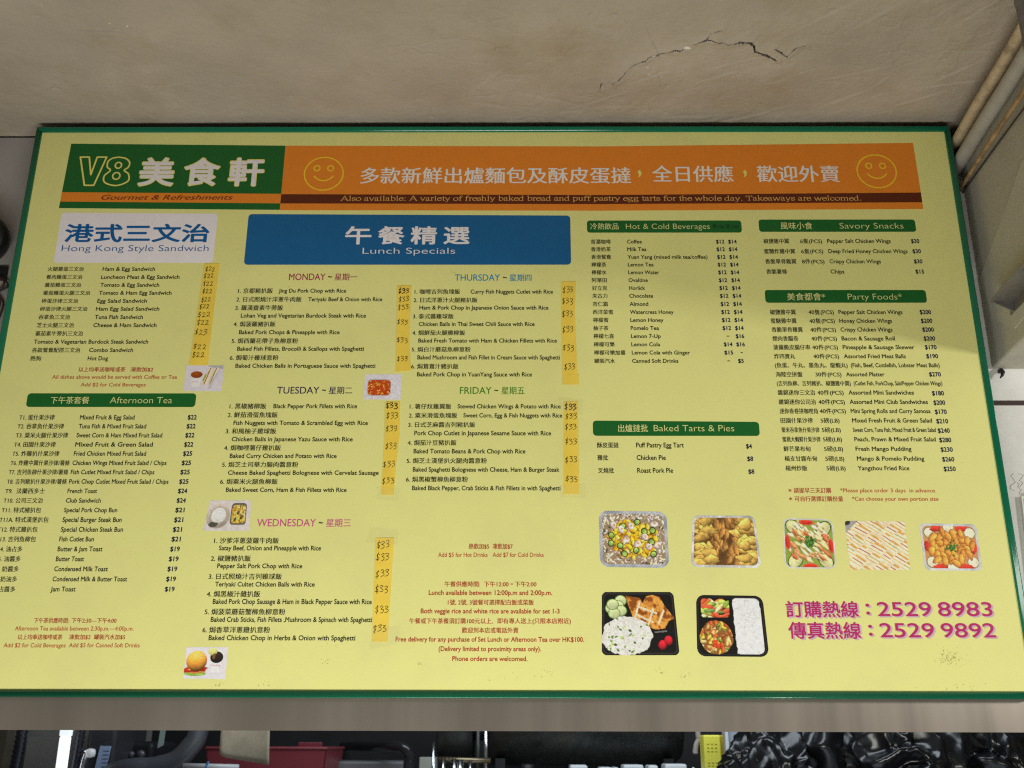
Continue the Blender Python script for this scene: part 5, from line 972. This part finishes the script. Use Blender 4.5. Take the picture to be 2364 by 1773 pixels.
# coffee machine with tap and label
y = 4.1; c = tag(empty('coffee_machine', (kx(230, y), y, SH)), 'dark coffee machine with a chrome tap and a pale blue label', 'machine')
put('body', MB().box(kx(196, y), kx(262, y), y, y+.35, SH, 1.74, mat('machine_body', (.045, .045, .052), .4, var=.2, vscale=5)).mesh('body', bevel=.015, seg=4), c)
put('tap', tube(MB(), spline([(kx(198, y), y-.02, kz(1735, y)), (kx(208, y), y-.05, kz(1736, y)), (kx(222, y), y-.06, kz(1738, y))], 6), .009, chrome, 14).mesh('tap', smooth=True), c)
put('tap_spout', tube(MB(), [(kx(212, y), y-.055, kz(1736, y)), (kx(207, y), y-.055, kz(1765, y)), (kx(204, y), y-.055, SH+.1)], .009, chrome, 14).mesh('tap_spout', smooth=True), c)
put('tap_knob', lathe(MB(), [(.004, -.016), (.016, -.012), (.018, 0), (.016, .012), (.004, .016)], mat('knob_white', (.85, .87, .9), .2, emit=.15), 20, Matrix.Translation((kx(224, y), y-.065, kz(1739, y)))).mesh('tap_knob', smooth=True), c)
lab = lean(kx(231, y), kx(256, y), y-.012, y-.004, SH+.1, kz(1723, y), -.12, mat('label_blue', (.42, .55, .80), .5, var=.08, vscale=20), 'label_card', c, .001)
for k in range(5): link('label_rule', MB().box(kx(234, y)+.010, kx(250, y)+.006, y-.0135, y-.0125, kz(1735+9*k, y), kz(1733.4+9*k, y), mat('label_ink', (.12, .18, .34), .5)).mesh('label_rule'), lab).matrix_parent_inverse = Matrix.Identity(4)
# dark grinder block, white strip, blue box
y = 4.3; c = tag(empty('grinder', (kx(330, y), y, SH)), 'black grinder with ribbed neck beside the coffee machine', 'grinder')
put('body', MB().box(kx(262, y), kx(352, y), y, y+.3, SH, kz(1712, y), darkm).mesh('body', bevel=.02, seg=4), c)
for k, (a, b) in enumerate(((268, 300), (303, 316), (322, 340))): put('neck_ring', lathe(MB(), [((b-a)*.0008, -.012), ((b-a)*.0009, 0), ((b-a)*.0008, .012)], mat('ring_grey', (.09, .09, .10), .3), 24, Matrix.Translation((kx((a+b)/2, y), y-.03, kz(1742, y))) @ Matrix.Rotation(math.pi/2, 4, 'X')).mesh('neck_ring', smooth=True), c)
y = 4.25; o = slab([(kx(368, y), 1.80), (kx(380, y), 1.80), (kx(374, y), kz(1721, y)), (kx(361, y), kz(1728, y))], y, y+.004, mat('spatula_green', (.33, .42, .38), .5, var=.1), 'spatula', None); tag(o, 'pale green spatula blade hanging above the grinder', 'spatula')
tag(link('storage_box', MB().box(kx(352, 4.2), kx(400, 4.2), 4.2, 4.4, SH, kz(1747, 4.2), mat('box_blue', (.02, .05, .19), .45, var=.1)).mesh('storage_box', bevel=.006)), 'dark blue plastic storage box under the thick grey hose', 'box')
# thick grey hose bending down to the left
y = 3.95; pts = spline([(kx(462, y), y, 1.80), (kx(452, y), y, kz(1690, y)), (kx(436, y), y, kz(1725, y)), (kx(405, y), y, kz(1757, y)), (kx(355, y), y, kz(1772, y)), (kx(300, y), y, kz(1776, y)), (kx(240, y), y+.05, kz(1800, y)), (kx(200, y), y+.1, SH+.03)], 8)
tag(link('drain_hose', tube(MB(), pts, .036, mat('hose_grey', (.085, .090, .105), .42, var=.12, vscale=6), 24).mesh('drain_hose', smooth=True)), 'thick grey drain hose curving down behind the coffee machine', 'hose')
y = 3.85; c = tag(empty('thin_tube', (kx(500, y), y, kz(1770, y))), 'pale plastic tube end tied with a blue strap', 'tube')
put('tube_body', tube(MB(), [(kx(425, y), y, kz(1769.5, y)), (kx(552, y), y, kz(1772, y))], .011, mat('tube_pale', (.55, .57, .58), .35), 18).mesh('tube_body', smooth=True), c)
put('strap', tube(MB(), [(kx(481, y)+.0, y+.0125*math.cos(k), kz(1770.5, y)+.0125*math.sin(k)) for k in np.linspace(0, 6.2832, 20)], .004, mat('strap_blue', (.10, .30, .65), .4), 8).mesh('strap', smooth=True), c)
put('strap_end', tube(MB(), [(kx(481, y), y-.012, kz(1768, y)), (kx(484, y), y-.014, kz(1758, y))], .003, mat('strap_blue', (.10, .30, .65), .4), 8).mesh('strap_end'), c)
put('tube_stand', MB().box(kx(430, y), kx(440, y), y-.01, y+.01, SH, kz(1774, y), gm).mesh('tube_stand'), c)
# red crate
y = 4.15; red = mat('red_plastic', (.24, .038, .05), .35, var=.10, vscale=5)
c = tag(empty('red_crate', (kx(620, y), y, SH)), 'open red plastic crate behind the hanging beige card', 'crate')
def box_wall(x0, y0, x1, y1, top, th=.005, flare=.03):
    mb = MB(); d = Vector((x1-x0, y1-y0, 0)).normalized(); nrm = Vector((d.y, -d.x, 0))
    a0 = Vector((x0, y0, SH)); a1 = Vector((x1, y1, SH)); u = Vector((0, 0, top-SH))+nrm*flare
    q = [a0, a1, a1+u+d*flare, a0+u-d*flare]; V = q+[p_-nrm*th for p_ in q]
    mb.add(V, [(0, 1, 2, 3), (7, 6, 5, 4), (0, 4, 5, 1), (1, 5, 6, 2), (2, 6, 7, 3), (3, 7, 4, 0)], red)
    e0, e1 = q[3], q[2]; tube(mb, [e0-nrm*.001, e1-nrm*.001], .0055, red, 8); return mb
xa, xb, ya, yb, tp = kx(497, y), kx(737, y), y, y+.34, kz(1727, y)
put('crate_side', box_wall(xa, ya, xb, ya, tp).mesh('crate_side'), c); put('crate_side', box_wall(xb, ya, xb, yb, tp).mesh('crate_side'), c)
put('crate_side', box_wall(xb, yb, xa, yb, tp).mesh('crate_side'), c); put('crate_side', box_wall(xa, yb, xa, ya, tp).mesh('crate_side'), c)
put('crate_floor', MB().box(xa, xb, ya, yb, SH+.0005, SH+.006, red).mesh('crate_floor'), c)
put('crate_rib', MB().box(kx(686, y), kx(690, y), y-.024, y-.004, SH+.05, tp-.02, red).mesh('crate_rib'), c)
put('crate_handle', MB().box(kx(640, y), kx(700, y), yb+.03, yb+.036, tp-.03, kz(1713, 4.5), red).mesh('crate_handle', bevel=.004), c)
# beige hanging card
y = 3.9; nn_ = 18; mb = MB(); V = []; kraft = mat('kraft_card', (.40, .345, .25), .85, var=.10, vscale=12, dirt=(.24, .20, .13), dirt_amt=.6, dirt_scale=14, bump=.0008, bscale=90)
for j in range(14):
    for i in range(nn_):
        s = i/(nn_-1); tt = j/13; x = kx(503+s*108-(1-tt)*0+s*tt*7, y); zb = kz(1747+s*19 if s > .08 else 1742+s*60, y); zz = 1.80*(1-tt)+zb*tt
        V.append((x, y+.012*math.sin(s*2.4)+.01*tt*tt, zz))
F = [(j*nn_+i, (j+1)*nn_+i, (j+1)*nn_+i+1, j*nn_+i+1) for j in range(13) for i in range(nn_-1)]
o = tag(link('hanging_card', mb.add(V, F, kraft).mesh('hanging_card', smooth=True)), 'stained beige card hanging down in front of the red crate', 'card'); so = o.modifiers.new('s', 'SOLIDIFY'); so.thickness = .003
# drain elbow, pale cloth patches, tank, fittings
y = 4.3; c = tag(link('elbow_pipe', tube(MB(), spline([(kx(700, y), y+.95, kz(1722, y)), (kx(800, y), y+.45, kz(1722, y)), (kx(880, y), y+.08, kz(1722, y)), (kx(925, y), y, kz(1724, y)), (kx(942, y), y, kz(1745, y)), (kx(940, y), y, kz(1775, y)), (kx(939, y), y, SH)], 8), .020, mat('pipe_black', (.02, .02, .021), .22, var=.2), 20).mesh('elbow_pipe', smooth=True)), 'glossy black elbow pipe turning down beside the tank', 'pipe')
tag(link('steel_tray', MB().box(kx(757, 4.45), kx(930, 4.45), 4.45, 4.7, SH, kz(1756, 4.45), mat('tray_grey', (.13, .13, .13), .5, var=.15)).mesh('steel_tray', bevel=.01)), 'dull grey metal box standing behind the elbow pipe', 'box')
tag(link('pale_box', MB().box(kx(965, 4.5), kx(1003, 4.5), 4.5, 4.6, SH, kz(1747, 4.5), mat('box_pale', (.36, .36, .31), .7, var=.15, vscale=20)).mesh('pale_box', bevel=.004)), 'small pale carton standing left of the tank', 'carton')
y = 4.5; t = tag(empty('water_tank', (kx(1250, y), y, SH)), 'long dark galvanised tank lying on its side on cradles', 'tank')
R_ = .20; zc = kz(1765, y)+R_*.98
def cylx(x0, x1, r, m, name, prof=None):
    M = Matrix.Translation((x0, y+R_, zc)) @ Matrix.Rotation(math.pi/2, 4, 'Y'); L_ = x1-x0
    return put(name, lathe(MB(), prof or [(r, 0), (r, L_)], m, 56, M).mesh(name, smooth=True), t)
cylx(kx(1122, y), kx(1578, y), R_, galv, 'drum', [(.01, .0), (R_-.01, .0), (R_, .008), (R_, .88*(kx(1578, y)-kx(1122, y))), (R_-.006, .96*(kx(1578, y)-kx(1122, y))), (R_-.03, (kx(1578, y)-kx(1122, y))), (.01, (kx(1578, y)-kx(1122, y))+.02)])
cylx(kx(1001, y), kx(1086, y), R_-.025, galv, 'end_drum', [(.01, 0), (R_-.03, 0), (R_-.025, .006), (R_-.025, kx(1086, y)-kx(1001, y)-.006), (R_-.03, kx(1086, y)-kx(1001, y)), (.01, kx(1086, y)-kx(1001, y))])
cylx(kx(1085, y), kx(1123, y), R_*.5, darkm, 'neck', [(R_*.5, 0), (R_*.5, kx(1123, y)-kx(1085, y))])
for px in (1099, 1117): put('clamp_bolt', tube(MB(), [(kx(px, y), y-.012, 1.75), (kx(px, y), y-.012, SH+.02)], .0085, chrome if px > 1110 else galv, 12).mesh('clamp_bolt', smooth=True), t)
for px in (1150, 1540): put('cradle', MB().box(kx(px, y)-.02, kx(px, y)+.02, y+.05, y+.35, SH, zc-R_*.85, darkm).mesh('cradle'), t)
put('drain_boss', lathe(MB(), [(.002, -.02), (.026, -.02), (.028, .02)], hk, 20, Matrix.Translation((kx(1213, y), y-.01, kz(1774, y)))).mesh('drain_boss', smooth=True), t)
y = 4.2; c = tag(empty('valve_cluster', (kx(1050, y), y, SH)), 'bright steel valve pipes standing under the tank end', 'valve')
for px, r, top in ((998, .006, 1712), (1021, .007, 1748), (1046, .009, 1750), (1060, .014, 1752), (1083, .007, 1755)):
    put('valve_pipe', tube(MB(), [(kx(px, y), y, SH), (kx(px-1, y), y, kz(top, y))], r, chrome, 14).mesh('valve_pipe', smooth=True), c)
put('valve_bar', tube(MB(), [(kx(1005, y), y+.03, kz(1752, y)), (kx(1128, y), y+.03, kz(1755, y))], .010, mat('brass_dull', (.30, .24, .15), .4, metal=.9), 14).mesh('valve_bar', smooth=True), c)
for px, w_, top, lb in ((1330, 40, 1764, 'wide white food container right of the black boss under the tank'), (1392, 30, 1769, 'low white food container under the middle of the tank'), (1415, 14, 1769, 'narrowest low white container under the tank'),
                        (1455, 46, 1763, 'tall wide white food container under the tank'), (1500, 22, 1764, 'tall narrow white container between two wide ones'), (1552, 50, 1761, 'widest tallest white container beside the slim white bottle')):
    y = 4.15; tag(link('food_container', MB().box(kx(px-w_/2, y), kx(px+w_/2, y), y, y+.12, SH, kz(top, y), mat('container_white', (.72, .75, .78), .25, var=.08, vscale=10)).mesh('food_container', bevel=.008, seg=3)), lb, 'container', 'white food containers under the tank')
# rope and hook right of the tank
y = 4.3; tag(link('rope', tube(MB(), spline([(kx(1606, y), y, 1.80), (kx(1606, y), y, kz(1692, y)), (kx(1608, y), y, kz(1702, y)), (kx(1600, y), y, kz(1718, y)), (kx(1597, y), y, kz(1738, y))], 6), .010, mat('rope_beige', (.42, .36, .30), .85, var=.25, vscale=40, bump=.002, bscale=80), 12).mesh('rope', smooth=True)), 'short beige knotted rope hanging beside the yellow bottle', 'rope')
tag(link('slim_bottle', lathe(MB(), [(.002, 0), (.011, .003), (.013, .02), (.010, .035), (.002, .04)], mat('cap_white', (.8, .8, .78), .3), 18, Matrix.Translation((kx(1591, 4.1), 4.1, SH)) @ Matrix.Diagonal((1.6, 1.6, 5.6, 1))).mesh('slim_bottle', smooth=True)), 'slim white bottle standing behind the rope', 'bottle')
# yellow bottle / box with printed lines
y = 3.95; c = tag(empty('yellow_box', (kx(1640, y), y, SH)), 'bright yellow printed carton standing beside the black bags', 'carton')
yel = mat('carton_yellow', (.86, .80, .10), .35); me = MB().box(kx(1618, y), kx(1657, y), y, y+.09, SH, kz(1694, y), yel).mesh('carton', bevel=.006, seg=3); o = put('carton', me, c)
for k, py in enumerate((1714, 1723, 1731, 1757, 1764)):
    for j in range(3): put('print_mark', MB().box(kx(1625+9*j, y), kx(1630+9*j, y), y-.0012, y-.0004, kz(py+1.6, y), kz(py, y), mat('carton_ink', (.42, .36, .04), .5)).mesh('print_mark'), c)
put('carton_flap', MB().box(kx(1658, y), kx(1668, y), y+.03, y+.08, SH, kz(1694, y), mat('carton_amber', (.50, .36, .03), .4)).mesh('carton_flap', bevel=.004), c)
y = 4.3; c = tag(empty('fridge_door', (kx(1715, y), y, SH)), 'pale blue grey fridge door edge between the yellow carton and black bags', 'fridge')
put('door_panel', MB().box(kx(1676, y), kx(1790, y), y, y+.06, SH, 1.95, mat('fridge_grey', (.42, .47, .53), .3, var=.06, vscale=4)).mesh('door_panel', bevel=.006), c)
put('door_trim', MB().box(kx(1667, y), kx(1675, y), y-.012, y+.06, SH, 1.95, mat('trim_white', (.82, .85, .86), .3)).mesh('door_trim', bevel=.003), c)
# crumpled black bin bags
bagm = mat('bag_black', (.006, .0065, .008), .27, spec=.55, rvar=.06)
def bag(cx, cy, rx, ry, rz, seed, label):
    bm = bmesh.new(); bmesh.ops.create_icosphere(bm, subdivisions=6, radius=1.0); off = Vector((seed*7.3, seed*3.1, seed*1.7))
    for v in bm.verts:
        p_ = v.co.copy(); N_ = lambda k, j: noise.noise(p_*k+off*(j+1)+Vector((j*5.7, j*2.3, j)))
        w_ = Vector((N_(1.3, 7), N_(1.3, 8), N_(1.3, 9)))*.55; pw = p_+w_
        A_ = lambda k, j: abs(noise.noise(pw*k+off*(j+1)))
        s = 1+.20*N_(1.3, 1)+.34*(A_(1.4, 2)-.2)-.36*(A_(1.9, 3)-.2)+.10*(A_(3.2, 4)-.2)-.09*(A_(4.0, 5)-.2)
        v.co = Vector((p_.x*rx*s, p_.y*ry*s, max(p_.z, -.93)*rz*s))
    zmin = min(v.co.z for v in bm.verts)
    for v in bm.verts: v.co += Vector((cx, cy, SH-zmin))
    me = bpy.data.meshes.new('bin_bag'); bm.to_mesh(me); bm.free(); me.materials.append(bagm); me.polygons.foreach_set('use_smooth', [True]*len(me.polygons))
    return tag(link('bin_bag', me), label, 'bin bag', 'black bin bags stacked in the kitchen')
bag(kx(1760, 3.75), 3.75, .15, .16, .17, 1, 'small crumpled black bin bag beside the fridge door')
bag(kx(1905, 3.90), 3.90, .24, .22, .26, 2, 'tall shiny crumpled black bin bag in the middle of the pile')
bag(kx(2075, 3.72), 3.72, .22, .22, .225, 3, 'wide crumpled black bin bag leaning on the tall one')
bag(kx(2265, 3.75), 3.75, .22, .22, .205, 4, 'low flat black bin bag at the end of the pile')
y = 4.5; tag(link('white_board', MB().box(kx(2150, y), kx(2245, y), y, y+.03, SH, 1.90, mat('board_white', (.55, .60, .66), .4, var=.05)).mesh('white_board', bevel=.004)), 'pale board standing upright behind the bin bags', 'board')
